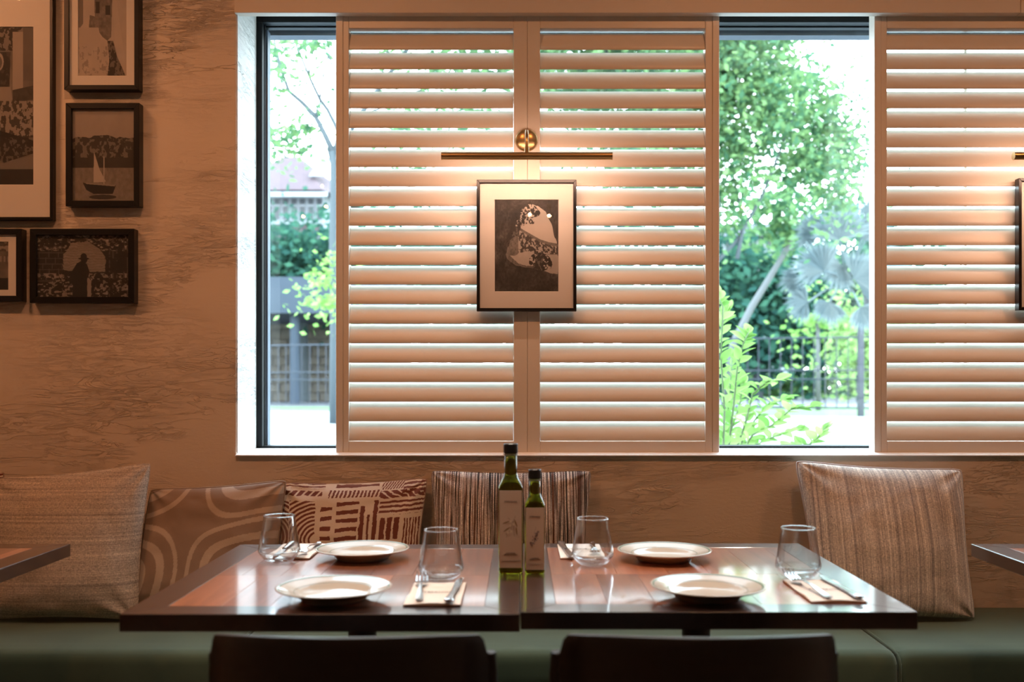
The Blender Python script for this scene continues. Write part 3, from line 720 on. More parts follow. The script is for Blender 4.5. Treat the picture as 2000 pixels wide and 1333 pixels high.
def cushion(label, corners, y, th, m, pat=None, lean=8, yaw=0, pinch=0.055, res=90, seed=0, piping=None, D=3.0, flop=None, group='scatter cushions on the banquette'):
    """corners: TL, TR, BR, BL pixels, read at distance D"""
    (TLx, TLz), (TRx, TRz), (BRx, BRz), (BLx, BLz) = [(X(a, D), Z(c, D)) for a, c in corners]
    zb = SZ+0.008; BRz = max(BRz, zb); BLz = max(BLz, zb)
    cx = (TLx+TRx+BRx+BLx)/4; cz = (TLz+TRz+BRz+BLz)/4
    t = thing('cushion', label, 'cushion', (cx, y, zb), (0, 0, 0), group=group)
    C = {k: (a-cx, c-zb) for k, (a, c) in dict(TL=(TLx, TLz), TR=(TRx, TRz), BR=(BRx, BRz), BL=(BLx, BLz)).items()}
    g = np.random.default_rng(seed+50)
    u, v = np.meshgrid(np.linspace(-1, 1, res), np.linspace(-1, 1, res))
    # round the grid's end spacing a little so that the seam is smooth
    us, vs = np.sin(u*math.pi/2*0.98)/math.sin(math.pi/2*0.98), np.sin(v*math.pi/2*0.98)/math.sin(math.pi/2*0.98)
    nz_ = fbm(res, res, 3, 3, seed+60)-0.5; nw = fbm(res, res, 7, 3, seed+61)-0.5
    def place(us, vs, side, nz_, nw):
        pu = us*(1-pinch*(1-vs**2)); pv = vs*(1-pinch*(1-us**2)); rc = 1-0.032*np.abs(us*vs)**9; pu = pu*rc; pv = pv*rc
        s_, t_ = (pu+1)/2, (pv+1)/2
        bx_ = (1-s_)*(1-t_)*C['BL'][0]+s_*(1-t_)*C['BR'][0]+s_*t_*C['TR'][0]+(1-s_)*t_*C['TL'][0]
        bz_ = (1-s_)*(1-t_)*C['BL'][1]+s_*(1-t_)*C['BR'][1]+s_*t_*C['TR'][1]+(1-s_)*t_*C['TL'][1]
        e = np.clip((1-us**2)*(1-vs**2), 0, 1)
        thick = th*e**0.42*(1-0.05*vs)
        # creases running in from the corners
        cr = 0.0
        for (a, c) in ((-1, -1), (1, -1), (1, 1), (-1, 1)):
            dx_, dz_ = us-a, vs-c; rr = np.sqrt(dx_**2+dz_**2); an = np.arctan2(dz_, dx_)
            cr = cr+np.sin(an*9+a*3+c+seed)*np.exp(-(rr/0.42)**2)*0.010*np.clip(rr/0.12, 0, 1)
        yy = side*(thick+(cr+nz_*0.030+nw*0.010)*e**0.35)
        bz_ = np.maximum(bz_+0.0, 0.0)
        if side: yy = yy
        # cushions lean back on the wall
        k = math.tan(R(lean)); yy = yy+(bz_-0.2)*k
        yy = yy+bx_*math.tan(R(yaw))
        return np.stack([bx_, yy, bz_], -1)
    Vf = place(us, vs, -1, nz_, nw).reshape(-1, 3); Vb = place(us, vs, 1, nz_*0.3, nw*0.3).reshape(-1, 3)
    idx = np.arange(res*res).reshape(res, res)
    q = np.stack([idx[:-1, :-1], idx[:-1, 1:], idx[1:, 1:], idx[1:, :-1]], -1).reshape(-1, 4)
    V = np.concatenate([Vf, Vb]); Fq = np.concatenate([q, q[:, ::-1]+res*res])
    cols = None
    if pat is not None:
        wx = (abs(C['TR'][0]-C['TL'][0])+abs(C['BR'][0]-C['BL'][0]))/4; wz = (C['TL'][1]+C['TR'][1])/4
        cc = pat(us*wx, vs*wz).reshape(-1, 3); cols = np.concatenate([cc, cc])
    o = npmesh('cover', V, Fq, m, t, smooth=True, cols=cols)
    # seam cord
    k = 60; ss = np.sin(np.linspace(-1, 1, k)*math.pi/2*0.98)/math.sin(math.pi/2*0.98)
    ring = [(a, -1) for a in ss]+[(1, a) for a in ss[1:]]+[(a, 1) for a in ss[::-1][1:]]+[(-1, a) for a in ss[::-1][1:-1]]
    pu = np.array([r[0] for r in ring]); pv = np.array([r[1] for r in ring])
    pp = place(pu, pv, 0, 0*pu, 0*pu); pp[:, 2] = np.maximum(pp[:, 2], 0.003)
    pl = [tuple(p) for p in pp]; pl.append(pl[0])
    mk('piping', MB().tube(pl, 0.0034 if piping else 0.0018, 6, caps=False), piping or m if pat is None or piping else mat('seam_thread', (0.35, 0.25, 0.2), 0.9), t, smooth='all')
    return t
cushion('large beige ribbed cushion with horizontal stripes, leftmost full cushion', [(-28, 936), (285, 905), (282, 1207), (-30, 1207)], 2.955, 0.078, M_c1, seed=1, lean=12, D=2.96, res=80)
cushion('taupe velvet cushion with pale nested arches, behind the left table corner', [(272, 962), (546, 944), (532, 1212), (240, 1212)], 3.000, 0.058, M_c2, pat_rings, seed=2, lean=13, D=2.95, res=260, pinch=0.045, piping=mat('taupe_edge', (0.30, 0.23, 0.17), 0.9))
cushion('cream cushion with red-brown block print of bars and fans', [(534, 945), (834, 936), (820, 1203), (540, 1203)], 3.035, 0.058, M_c3, pat_tribal, seed=3, lean=14, D=3.03, res=420, pinch=0.06)
cushion('black, white and brown striped cushion behind the olive oil bottles', [(836, 922), (1160, 922), (1140, 1203), (852, 1203)], 3.03, 0.060, M_c4, seed=4, lean=13, D=3.02, res=80, pinch=0.05)
cushion('beige and grey striped square cushion alone at the right', [(1566, 903), (1901, 920), (1890, 1211), (1584, 1211)], 2.985, 0.088, M_c5, seed=5, lean=16, D=2.98, res=80, piping=mat('grey_cord', (0.42, 0.38, 0.36), 0.9))
cushion('red-brown patterned cushion of which only a corner shows at left edge', [(-260, 930), (14, 920), (-4, 1203), (-262, 1203)], 3.05, 0.045, M_c3, pat_tribal, seed=6, lean=3, D=3.07, res=140)

# ------------------------------------------------------------------ tables
TZ = 0.75; TT = 0.031
def make_table(label, cx, y0=1.748, w=0.699, d=0.752, tz=TZ, seed=1):
    t = thing('dining_table', label, 'table', (cx, y0+d/2, 0), group='wooden dining tables')
    g = random.Random(seed); hw, hd, bw = w/2, d/2, 0.064
    zt, zb = tz, tz-TT
    def board(name, pts, m, zt_=zt, zb_=zb):
        b = MB().add([(p[0], p[1], zb_) for p in pts]+[(p[0], p[1], zt_) for p in pts], [(3,2,1,0),(4,5,6,7),(0,1,5,4),(1,2,6,5),(2,3,7,6),(3,0,4,7)])
        return mk(name, b, m, t, bevel=0.0009, seg=1)
    board('border_board', [(-hw, -hd), (hw, -hd), (hw-bw, -hd+bw), (-hw+bw, -hd+bw)], M_border)
    board('border_board', [(hw, -hd), (hw, hd), (hw-bw, hd-bw), (hw-bw, -hd+bw)], M_border)
    board('border_board', [(hw, hd), (-hw, hd), (-hw+bw, hd-bw), (hw-bw, hd-bw)], M_border)
    board('border_board', [(-hw, hd), (-hw, -hd), (-hw+bw, -hd+bw), (-hw+bw, hd-bw)], M_border)
    # inlaid planks running front to back, in two staggered rows
    n = 6; iw = 2*(hw-bw); pw = iw/n; ysplit = -hd+bw+(2*(hd-bw))*0.46
    for row, (ya, yb) in enumerate(((-hd+bw, ysplit), (ysplit, hd-bw))):
        off = 0 if row == 0 else pw*0.45
        xs = [-hw+bw]
        xx = -hw+bw+pw-off
        while xx < hw-bw-0.02: xs.append(xx); xx += pw*g.uniform(0.85, 1.15)
        xs.append(hw-bw)
        for a, c in zip(xs[:-1], xs[1:]):
            b = MB().box(a+0.0002, c-0.0002, ya+0.0002, yb-0.0002, zt-0.016, zt-0.0002)
            mk('plank', b, M_inlay, t, bevel=0.0004, seg=1)
    mk('core_board', MB().box(-hw+bw, hw-bw, -hd+bw, hd-bw, zb+0.001, zt-0.0165), M_border, t)
    mk('column', MB().tube([(0.02, -0.03, 0.02), (0.02, -0.03, zb-0.006)], 0.030, 20), M_black, t, smooth=True)
    mk('top_bracket', MB().box(-0.20, 0.24, -0.06, 0.0, zb-0.006, zb), M_black, t, bevel=0.001)
    mk('base_plate', MB().lathe([(0, 0.022), (0.05, 0.020), (0.20, 0.010), (0.22, 0.006), (0.22, -0.01), (0, -0.01)], 40, (0.02, -0.03, 0)), M_black, t, smooth=True)
    return t
make_table('varnished wood table with dark border, left of the pair', -0.3505, y0=1.738, tz=TZ-0.0005, seed=3)
make_table('varnished wood table with dark border, right of the pair', 0.3505, y0=1.752, seed=8)
make_table('wooden table of which only a corner shows at the left edge', -1.127-0.35, y0=1.744, seed=5)
make_table('wooden table of which only a corner shows at the right edge', 1.130+0.35, y0=1.744, seed=9)
T0 = TZ

# ------------------------------------------------------------------ plates
def make_plate(label, x_, y_):
    t = thing('plate', label, 'plate', (x_, y_, T0), group='cream dinner plates')
    r = 0.1075; h = 0.024
    prof = [(0.0, 0.0050), (0.052, 0.0050), (0.060, 0.0075), (0.068, 0.0125), (0.072, 0.0150), (0.085, 0.0185), (0.100, 0.0228), (r-0.002, 0.0246), (r, 0.0238),
            (r-0.001, 0.0222), (0.100, 0.0200), (0.085, 0.0155), (0.074, 0.0115), (0.069, 0.0080), (0.062, 0.0040), (0.060, 0.0000), (0.056, 0.0000), (0.054, 0.0025), (0.0, 0.0025)]
    mk('dish', MB().lathe(prof, 64), M_plate, t, smooth='all')
    mk('rim_line', MB().lathe([(0.1000, 0.02290), (0.1035, 0.02395), (0.1035, 0.02405), (0.1000, 0.0230)], 64, (0, 0, 0.0002)), M_line, t)
    mk('inner_line', MB().lathe([(0.0735, 0.01555), (0.0745, 0.01585), (0.0745, 0.0159), (0.0735, 0.0156)], 64, (0, 0, 0.0003)), M_line, t)
    return t
def TP(px, py, h=0): # point on the table (or h above it) under a pixel
    D = F*(EYE-T0-h)/(py-749); return X(px, D), D
pl = make_plate('cream plate at the front of the left table', *TP(652.5, 1146, 0.023))
dup(pl, (*TP(708, 1071, 0.023), T0), 'cream plate at the back of the left table, before the patterned cushion')
dup(pl, (*TP(1297, 1074, 0.023), T0), 'cream plate at the back of the right table')
dup(pl, (*TP(1382, 1143, 0.023), T0), 'cream plate at the front of the right table')

# ------------------------------------------------------------------ glasses
def make_glass(label, x_, y_):
    prof_o = [(0.0, 0.0), (0.020, 0.0), (0.026, 0.0012), (0.0345, 0.0065), (0.0425, 0.0165), (0.0462, 0.0260), (0.0455, 0.0340), (0.0425, 0.0520), (0.0388, 0.0740), (0.0348, 0.1020), (0.0342, 0.1040)]
    tck = 0.0011
    prof_i = [(0.0336, 0.1040), (0.0337, 0.1020), (0.0377, 0.0740), (0.0414, 0.0520), (0.0444, 0.0340), (0.0450, 0.0270), (0.0412, 0.0185), (0.0330, 0.0105), (0.022, 0.0072), (0.0, 0.0062)]
    t = thing('tumbler', label, 'glass', (x_, y_, T0+0.0006), group='stemless glasses on the tables')
    mk('glass_wall', MB().lathe(prof_o[5:]+prof_i[:6], 72), M_thin, t, smooth='all')
    mk('rim', MB().lathe([(0.0342+0.0009*math.cos(q*math.pi/3), 0.1040+0.0009*math.sin(q*math.pi/3)) for q in range(7)], 72), M_glass, t, smooth='all', weld=True)
    mk('glass_base', MB().lathe(prof_o[:6]+[(0.0448, 0.0265)]+prof_i[6:], 72), M_thin, t, smooth='all', weld=True)
    return t
gl_ = make_glass('stemless glass at the back of the left table, over a napkin', X(545.5, 2.245), 2.245)
dup(gl_, (X(861.5, 2.03), 2.03, T0+0.0006), 'stemless glass left of the bottles, behind a fork')
dup(gl_, (X(1157.5, 2.20), 2.20, T0+0.0006), 'stemless glass right of the bottles')
dup(gl_, (X(1559, 2.055), 2.055, T0+0.0006), 'stemless glass at the right end of the right table')

# ------------------------------------------------------------------ olive oil bottles
def bottle(label, px, D, half, H, zl0, zl1, shoulder, neckz, neckr, capz, fruit):
    t = thing('oil_bottle', label, 'bottle', (X(px, D), D, T0), group='dark green olive oil bottles')
    n = 48; v = []; f = []
    prof = [(0.0, 0.0, 5), (half*0.90, 0.0, 5), (half*0.985, 0.003, 5), (half, 0.008, 5), (half, shoulder, 5)]
    for k in range(1, 9):
        a = k/8; w = half+(neckr-half)*(a*a*(3-2*a)); prof.append((w, shoulder+(neckz-shoulder)*a, 5-3*min(1, a*1.4)))
    prof += [(neckr, neckz+0.004, 2), (neckr*0.96, capz, 2), (0.0, capz, 2)]
    m_ = len(prof)
    for r, z, e in prof:
        for k in range(n):
            a = 2*math.pi*k/n; c, s = math.cos(a), math.sin(a)
            rr = r/(abs(c)**e+abs(s)**e)**(1/e)
            v.append((rr*c, rr*s, z))
    for i in range(m_-1):
        for k in range(n): f.append((i*n+k, i*n+(k+1) % n, (i+1)*n+(k+1) % n, (i+1)*n+k))
    mk('glass_body', MB().add(v, f), M_bottle, t, smooth='all', weld=True)
    # ribbed screw cap
    b = MB(); v = []; f = []; n = 60; cr = neckr*1.16
    cp = [(0, H), (cr*0.9, H), (cr, H-0.0015), (cr, capz-0.006), (cr*0.97, capz-0.008), (neckr*0.97, capz-0.008)]
    for r, z in cp:
        for k in range(n):
            a = 2*math.pi*k/n; rr = r*(1-0.012*(k % 2)*(r == cr)); v.append((rr*math.cos(a), rr*math.sin(a), z))
    for i in range(len(cp)-1):
        for k in range(n): f.append((i*n+k, i*n+(k+1) % n, (i+1)*n+(k+1) % n, (i+1)*n+k))
    mk('cap', b.add(v, f), M_black, t, smooth=True, weld=True)
    mk('cap_ring', MB().lathe([(cr*1.01, capz-0.0125), (cr*1.01, capz-0.0095), (neckr*0.98, capz-0.0095), (neckr*0.98, capz-0.0125), (cr*1.01, capz-0.0125)], 40), mat('silver_ring', (0.5, 0.5, 0.48), 0.3, Metallic=1.0), t, smooth=True)
    lw = half*0.90
    lab = mk('label', MB().box(-lw, lw, -half-0.0006, -half+0.0010, zl0, zl1), mat('label_paper', (0.56, 0.47, 0.38), 0.7), t)
    yy = -half-0.0008; LH = zl1-zl0; rx = (math.pi/2, 0, 0); s = half/0.027
    text('lettering', 'STEFANOS', 0.0058*s, (0, yy, zl1-LH*0.155), rx, M_ink, lab)
    text('lettering', 'OLIO EXTRA\nVERGINE DI OLIVA', 0.0036*s, (0, yy, zl0+LH*0.185), rx, M_ink, lab)
    text('lettering', 'Cold Pressed Olive Oil', 0.0042*s, (0, yy, zl0+LH*0.085), rx, M_inkl, lab, shear=0.3)
    # drawn fruit on the label
    zc = zl0+LH*0.54; b = MB()
    def blob(bx_, bz_, rx_, rz_, a=0.0, n=14):
        pts = [(bx_+rx_*math.cos(q)*math.cos(a)-rz_*math.sin(q)*math.sin(a), bz_+rx_*math.cos(q)*math.sin(a)+rz_*math.sin(q)*math.cos(a)) for q in [2*math.pi*i/n for i in range(n)]]
        o = len(b.v); b.add([(p, yy-0.0001, z) for p, z in pts], [tuple(range(n))])
    def line(p0, p1, wd):
        d = Vector((p1[0]-p0[0], p1[1]-p0[1])); nrm = Vector((-d.y, d.x)).normalized()*wd/2
        b.add([(p0[0]+nrm.x, yy, p0[1]+nrm.y), (p0[0]-nrm.x, yy, p0[1]-nrm.y), (p1[0]-nrm.x, yy, p1[1]-nrm.y), (p1[0]+nrm.x, yy, p1[1]+nrm.y)], [(0, 1, 2, 3)])
    if fruit == 'olive':
        for p0, p1 in (((0.010, 0.022), (0.000, -0.006)), ((-0.006, 0.018), (0.004, 0.008)), ((0.006, 0.010), (0.008, -0.022)), ((0.004, -0.006), (-0.010, -0.016)), ((-0.009, -0.016), (-0.008, -0.024))):
            line((p0[0], zc+p0[1]), (p1[0], zc+p1[1]), 0.0007)
        for (a, c, an) in ((-0.009, 0.008, 0.35), (-0.008, -0.007, 0.6), (0.0125, -0.010, -1.45), (0.011, 0.006, -1.2)): blob(a, zc+c, 0.0085, 0.0013, an)
        mk('drawing', b, mat('olive_ink', (0.22, 0.15, 0.07), 0.8), lab)
        b = MB()
        for a, c in ((0.0, 0.010), (0.006, 0.004), (0.0, 0.002), (-0.006, -0.013), (0.001, -0.011)): blob(a, zc+c, 0.0026, 0.0032)
        b.shift((0, -0.0002, 0)); mk('drawing', b, mat('olive_fill', (0.66, 0.58, 0.44), 0.8), lab)
    else:
        g = random.Random(4)
        for i in range(34):
            q = g.random(); blob(-0.008+q*0.014+g.uniform(-.004, .004), zc-0.018+q*0.026+g.uniform(-.006, .006), 0.0012, 0.0015)
        line((-0.002, zc+0.004), (0.002, zc+0.020), 0.0005)
        mk('drawing', b, mat('grape_ink', (0.25, 0.20, 0.22), 0.8), lab)
    return t
bottle('tall square green olive oil bottle with paper label', 997.5, 2.125, 0.0262, 0.2745, 0.0135, 0.1765, 0.178, 0.213, 0.0135, 0.262, 'olive')
bottle('shorter green olive oil bottle beside the tall one', 1044.5, 2.125, 0.0215, 0.2195, 0.0085, 0.1395, 0.141, 0.172, 0.0118, 0.208, 'grape')

# ------------------------------------------------------------------ place settings
def napkin(label, x0, y0, x1, y1, flip=False, rot=0.0):
    cx, cy = (x0+x1)/2, (y0+y1)/2; w, d = (x1-x0)/2, (y1-y0)/2
    t = thing('napkin', label, 'napkin', (cx, cy, T0), (0, 0, rot), group='paper napkins under the cutlery')
    n = 16; v = []
    for j in range(n+1):
        for i in range(n+1):
            a, c = -1+2*i/n, -1+2*j/n
            v.append((a*w, c*d, 0.0042+0.0014*math.sin(c*5+1)*math.cos(a*3)+0.001*(1-a*a)))
    f = [(j*(n+1)+i, j*(n+1)+i+1, (j+1)*(n+1)+i+1, (j+1)*(n+1)+i) for j in range(n) for i in range(n)]
    m_ = len(v); v2 = [(p[0], p[1], 0.0022) for p in v]
    b = MB().add(v, f).add(v2, [q[::-1] for q in f])
    ed = [j for j in range(n)]
    for i in range(n):
        b.f += [(i, m_+i, m_+i+1, i+1), (n*(n+1)+i+1, m_+n*(n+1)+i+1, m_+n*(n+1)+i, n*(n+1)+i),
                ((i+1)*(n+1), m_+(i+1)*(n+1), m_+i*(n+1), i*(n+1)), (i*(n+1)+n, m_+i*(n+1)+n, m_+(i+1)*(n+1)+n, (i+1)*(n+1)+n)]
    mk('paper_sheet', b, M_paper, t, smooth=True)
    mk('underlayer', MB().box(-w-0.001, w+0.001, -d-0.001, d, 0.0004, 0.0022), M_napkin, t)
    text('lettering', 'STEFANOS', 0.0125, (0, -0.012 if not flip else 0.012, 0.0073), (0, 0, math.pi if flip else 0), M_ink, t)
    return t
napkin('cream napkin card at the front of the left table', -0.2105, 1.797, -0.108, 1.992)
napkin('cream napkin card at the front right of the right table', 0.5330, 1.822, 0.6340, 2.018)
napkin('cream napkin card behind the glass on the left table', -0.585, 2.275, -0.482, 2.470, True)
napkin('cream napkin card behind the glass on the right table', 0.092, 2.275, 0.195, 2.465, True)

def make_fork(label, loc, rz):
    t = thing('fork', label, 'fork', loc, (0, 0, rz), group='steel forks on the napkins')
    def rib(stations, th=0.0016):    # (y, halfwidth, z)
        b = MB(); v = []; f = []
        for y_, hw, z_ in stations: v += [(-hw, y_, z_), (hw, y_, z_), (hw*0.9, y_, z_+th), (-hw*0.9, y_, z_+th)]
        for i in range(len(stations)-1):
            o = i*4
            for k in range(4): f.append((o+k, o+(k+1) % 4, o+4+(k+1) % 4, o+4+k))
        f += [(3, 2, 1, 0), tuple(len(v)-4+k for k in range(4))]
        return b.add(v, f)
    mk('handle', rib([(-0.098, 0.0045, 0.002), (-0.094, 0.0070, 0.001), (-0.080, 0.0072, 0.001), (-0.050, 0.0050, 0.004), (-0.015, 0.0036, 0.0085), (0.020, 0.0032, 0.0095), (0.036, 0.0050, 0.0078)], 0.0026), M_chrome, t, smooth=True, bevel=0.0006)
    mk('fork_head', rib([(0.034, 0.0048, 0.0080), (0.042, 0.0100, 0.0062), (0.050, 0.0122, 0.0052), (0.058, 0.0122, 0.0050)], 0.0018), M_chrome, t, smooth=True)
    for k in range(4):
        xo = -0.0102+k*0.0068
        b = rib([(0.057, 0.0017, 0.0050), (0.072, 0.0016, 0.0072), (0.088, 0.0014, 0.0118), (0.100, 0.0009, 0.0175)], 0.0016)
        b.shift((xo, 0, 0)); mk('tine', b, M_chrome, t, smooth=True)
    return t
def make_knife(label, loc, rz):
    t = thing('knife', label, 'knife', loc, (0, 0, rz), group='steel knives on the napkins')
    b = MB()
    st = [(-0.105, 0.004, .0045), (-0.102, 0.0085, .0062), (-0.090, 0.0092, .0070), (-0.060, 0.0070, .0060), (-0.020, 0.0056, .0056), (0.004, 0.0060, .0058)]
    pts = [(0, a, c*0.5+0.001) for a, w, c in st]; n = 12; v = []; f = []
    for a, w, c in st:
        for k in range(n):
            q = 2*math.pi*k/n; v.append((w*math.cos(q), a, 0.0035+c*0.5*math.sin(q)))
    for i in range(len(st)-1):
        for k in range(n): f.append((i*n+k, i*n+(k+1) % n, (i+1)*n+(k+1) % n, (i+1)*n+k))
    f += [tuple(range(n)), tuple(range((len(st)-1)*n, len(st)*n))[::-1]]
    mk('handle', b.add(v, f), M_chrome, t, smooth=True)
    out = [(-0.005, 0.004), (-0.0065, 0.02), (-0.008, 0.06), (-0.0055, 0.095), (0.001, 0.108), (0.0055, 0.104), (0.006, 0.004)]
    n = len(out); b = MB().add([(p, y_, 0.0030) for p, y_ in out]+[(p, y_, 0.0042) for p, y_ in out], [tuple(range(n))[::-1], tuple(range(n, 2*n))]+[(k, (k+1) % n, n+(k+1) % n, n+k) for k in range(n)])
    mk('blade', b, M_chrome, t)
    return t
zc = T0+0.0068
fk = make_fork('steel fork on the napkin at the front of the left table', (-0.190, 1.905, zc), R(4))
kn = make_knife('steel knife on the napkin at the front of the left table', (-0.124, 1.900, zc), R(-3))
dup(fk, (0.556, 1.925, zc), 'steel fork on the napkin at the right end of the right table', (0, 0, R(8)))
dup(kn, (0.618, 1.930, zc), 'steel knife on the napkin at the right end of the right table', (0, 0, R(3)))
dup(fk, (-0.502, 2.360, zc), 'steel fork on the napkin between glass and plate, left table', (0, 0, R(176)))
dup(kn, (-0.560, 2.365, zc), 'steel knife seen through the back glass on the left table', (0, 0, R(182)))
dup(fk, (0.175, 2.362, zc), 'steel fork seen through the glass beside the bottles', (0, 0, R(178)))
dup(kn, (0.108, 2.362, zc), 'steel knife left of the glass beside the bottles', (0, 0, R(184)))

# ------------------------------------------------------------------ chairs
def make_chair(label, cx):
    t = thing('dining_chair', label, 'chair', (cx, 1.47, 0), group='dark dining chairs in the foreground')
    nx, nz = 40, 14; hw = 0.213; thk = 0.013; rows = []
    def pt(u, v, off):
        x_ = hw*math.sin(u*1.18)/math.sin(1.18); y_ = -0.045+0.105*(1-math.cos(u*1.18))/(1-math.cos(1.18))
        top = 0.7885-0.020*abs(u)**2.2-0.030*max(0, (abs(u)-0.90)/0.10)**2
        bot = 0.53+0.035*max(0, (abs(u)-0.85)/0.15)**2
        z_ = bot+(top-bot)*v
        y_ -= 0.012*(v-0.5)
        a = u*1.0; nx_, ny_ = -math.sin(a), math.cos(a)
        return (x_+nx_*off, y_+ny_*off, z_)
    v = []; f = []
    for off in (0.0, thk):
        for j in range(nz+1):
            for i in range(nx+1): v.append(pt(-1+2*i/nx, j/nz, off))
    m_ = (nx+1)*(nz+1); w = nx+1
    for j in range(nz):
        for i in range(nx):
            q = (j*w+i, j*w+i+1, (j+1)*w+i+1, (j+1)*w+i); f.append(q); f.append(tuple(k+m_ for k in q[::-1]))
    for i in range(nx):
        f.append((nz*w+i, nz*w+i+1, m_+nz*w+i+1, m_+nz*w+i)); f.append((i+1, i, m_+i, m_+i+1))
    for j in range(nz):
        f.append(((j+1)*w, j*w, m_+j*w, m_+(j+1)*w)); f.append((j*w+nx, (j+1)*w+nx, m_+(j+1)*w+nx, m_+j*w+nx))
    mk('backrest', MB().add(v, f), M_chairwood, t, smooth=True, bevel=0.002)
    for s in (-1, 1):
        mk('leg', MB().tube([(s*0.208, -0.10, 0.0), (s*0.206, 0.02, 0.40), (s*0.212, 0.088, 0.60), (s*0.2145, 0.092, 0.70), (s*0.214, 0.090, 0.732)], [0.011, 0.013, 0.013, 0.012, 0.010], 12), M_chairwood, t, smooth=True)
        mk('leg', MB().tube([(s*0.20, 0.46, 0.0), (s*0.185, 0.42, 0.43)], [0.011, 0.015], 12), M_chairwood, t, smooth=True)
        mk('side_rail', MB().tube([(s*0.205, 0.03, 0.42), (s*0.185, 0.42, 0.42)], 0.011, 10), M_chairwood, t, smooth=True)
    b = MB().lathe([(0, 0.47), (0.16, 0.468), (0.205, 0.462), (0.215, 0.452), (0.205, 0.440), (0, 0.436)], 40, (0, 0.24, 0))
    b.v = [(p[0]*(1.02), 0.24+(p[1]-0.24)*1.05, p[2]) for p in b.v]
    mk('seat', b, M_chairwood, t, smooth=True)
    return t
ch = make_chair('dark curved-back chair in front of the left table', -0.262)
dup(ch, (0.272, 1.47, 0), 'dark curved-back chair in front of the right table')

# ------------------------------------------------------------------ pendants behind the viewer (seen as reflections)
for i, p in enumerate(BULBS):
    lab = ['bare filament pendant bulb behind the viewer, nearest the middle', 'bare filament pendant bulb just right of the middle one', 'highest bare pendant bulb of the left cluster',
           'middle bare pendant bulb of the left cluster', 'lowest bare pendant bulb of the left cluster', 'bare pendant bulb hanging at the right'][i]
    t = thing('pendant_lamp', lab, 'lamp', p, group='pendant bulbs over the room')
    mk('bulb', MB().lathe([(0, -0.036), (0.016, -0.032), (0.028, -0.016), (0.030, 0.0), (0.022, 0.022), (0.014, 0.040)], 16), M_pane, t, smooth='all')
    mk('filament', MB().tube([(-0.006, 0, -0.012), (-0.004, 0, 0.012), (0.004, 0, 0.012), (0.006, 0, -0.012)], 0.0015, 6), M_bulb, t)
    mk('lamp_holder', MB().tube([(0, 0, 0.040), (0, 0, 0.085)], 0.016, 16), M_brass, t, smooth=True)
    mk('cord', MB().tube([(0, 0, 0.085), (0, 0, CH-p[2])], 0.003, 6), M_black, t)

# ================================================================== outside
GZ = 0.45
def fy(x_): return 24.06-0.3407*x_*1.0      # line of the fence
def sheet(name, pts, z, m, kind='structure'):
    b = MB().add([(p[0], p[1], z) for p in pts]+[(p[0], p[1], z-0.05) for p in pts], [tuple(range(len(pts))), tuple(range(2*len(pts)-1, len(pts)-1, -1))]+[(i, len(pts)+i, len(pts)+(i+1) % len(pts), (i+1) % len(pts)) for i in range(len(pts))])
    return mk(name, b, m, kind=kind)
sheet('floor_courtyard', [(-26, 3.46), (26, 3.46), (26, fy(26)-0.8), (-26, fy(-26)-1.7)], GZ+0.012, M_concrete)
sheet('lawn', [(-90, 3.46), (90, 3.46), (90, 130), (-90, 130)], GZ-0.02, M_grass)
sheet('road', [(-90, 32), (90, 29), (90, 46), (-90, 49)], GZ, M_road)

# fence
fn = thing('metal_fence', 'dark blue-grey metal railing fence across the courtyard', 'fence', (0, fy(0), GZ))
def fpt(x_, z_): return (x_, fy(x_)-fy(0), z_)
for z_, r_ in ((1.70, 0.022), (0.985, 0.018), (0.79, 0.018), (0.16, 0.020)):
    mk('rail', MB().tube([fpt(-13, z_), fpt(13, z_)], r_, 6), M_fence, fn)
bm = MB().box(-0.010, 0.010, -0.010, 0.010, 0.16, 1.70); first = None
xx = -12.9
while xx < 12.9:
    if first is None: first = mk('baluster', bm, M_fence, fn); o = first
    else: o = bpy.data.objects.new('baluster', first.data); COL.objects.link(o); o.parent = fn
    o.location = (xx, fy(xx)-fy(0), 0); xx += 0.225
first = None
for xx in (-12.5, -8.5, -3.5, 0.0, 3.6, X(1672, 21.8), 11.2):
    if first is None: first = mk('post', MB().box(-0.06, 0.06, -0.06, 0.06, -0.02, 2.12), M_fence, fn, bevel=0.01); o = first
    else: o = bpy.data.objects.new('post', first.data); COL.objects.link(o); o.parent = fn
    o.location = (xx, fy(xx)-fy(0)-0.05, 0)
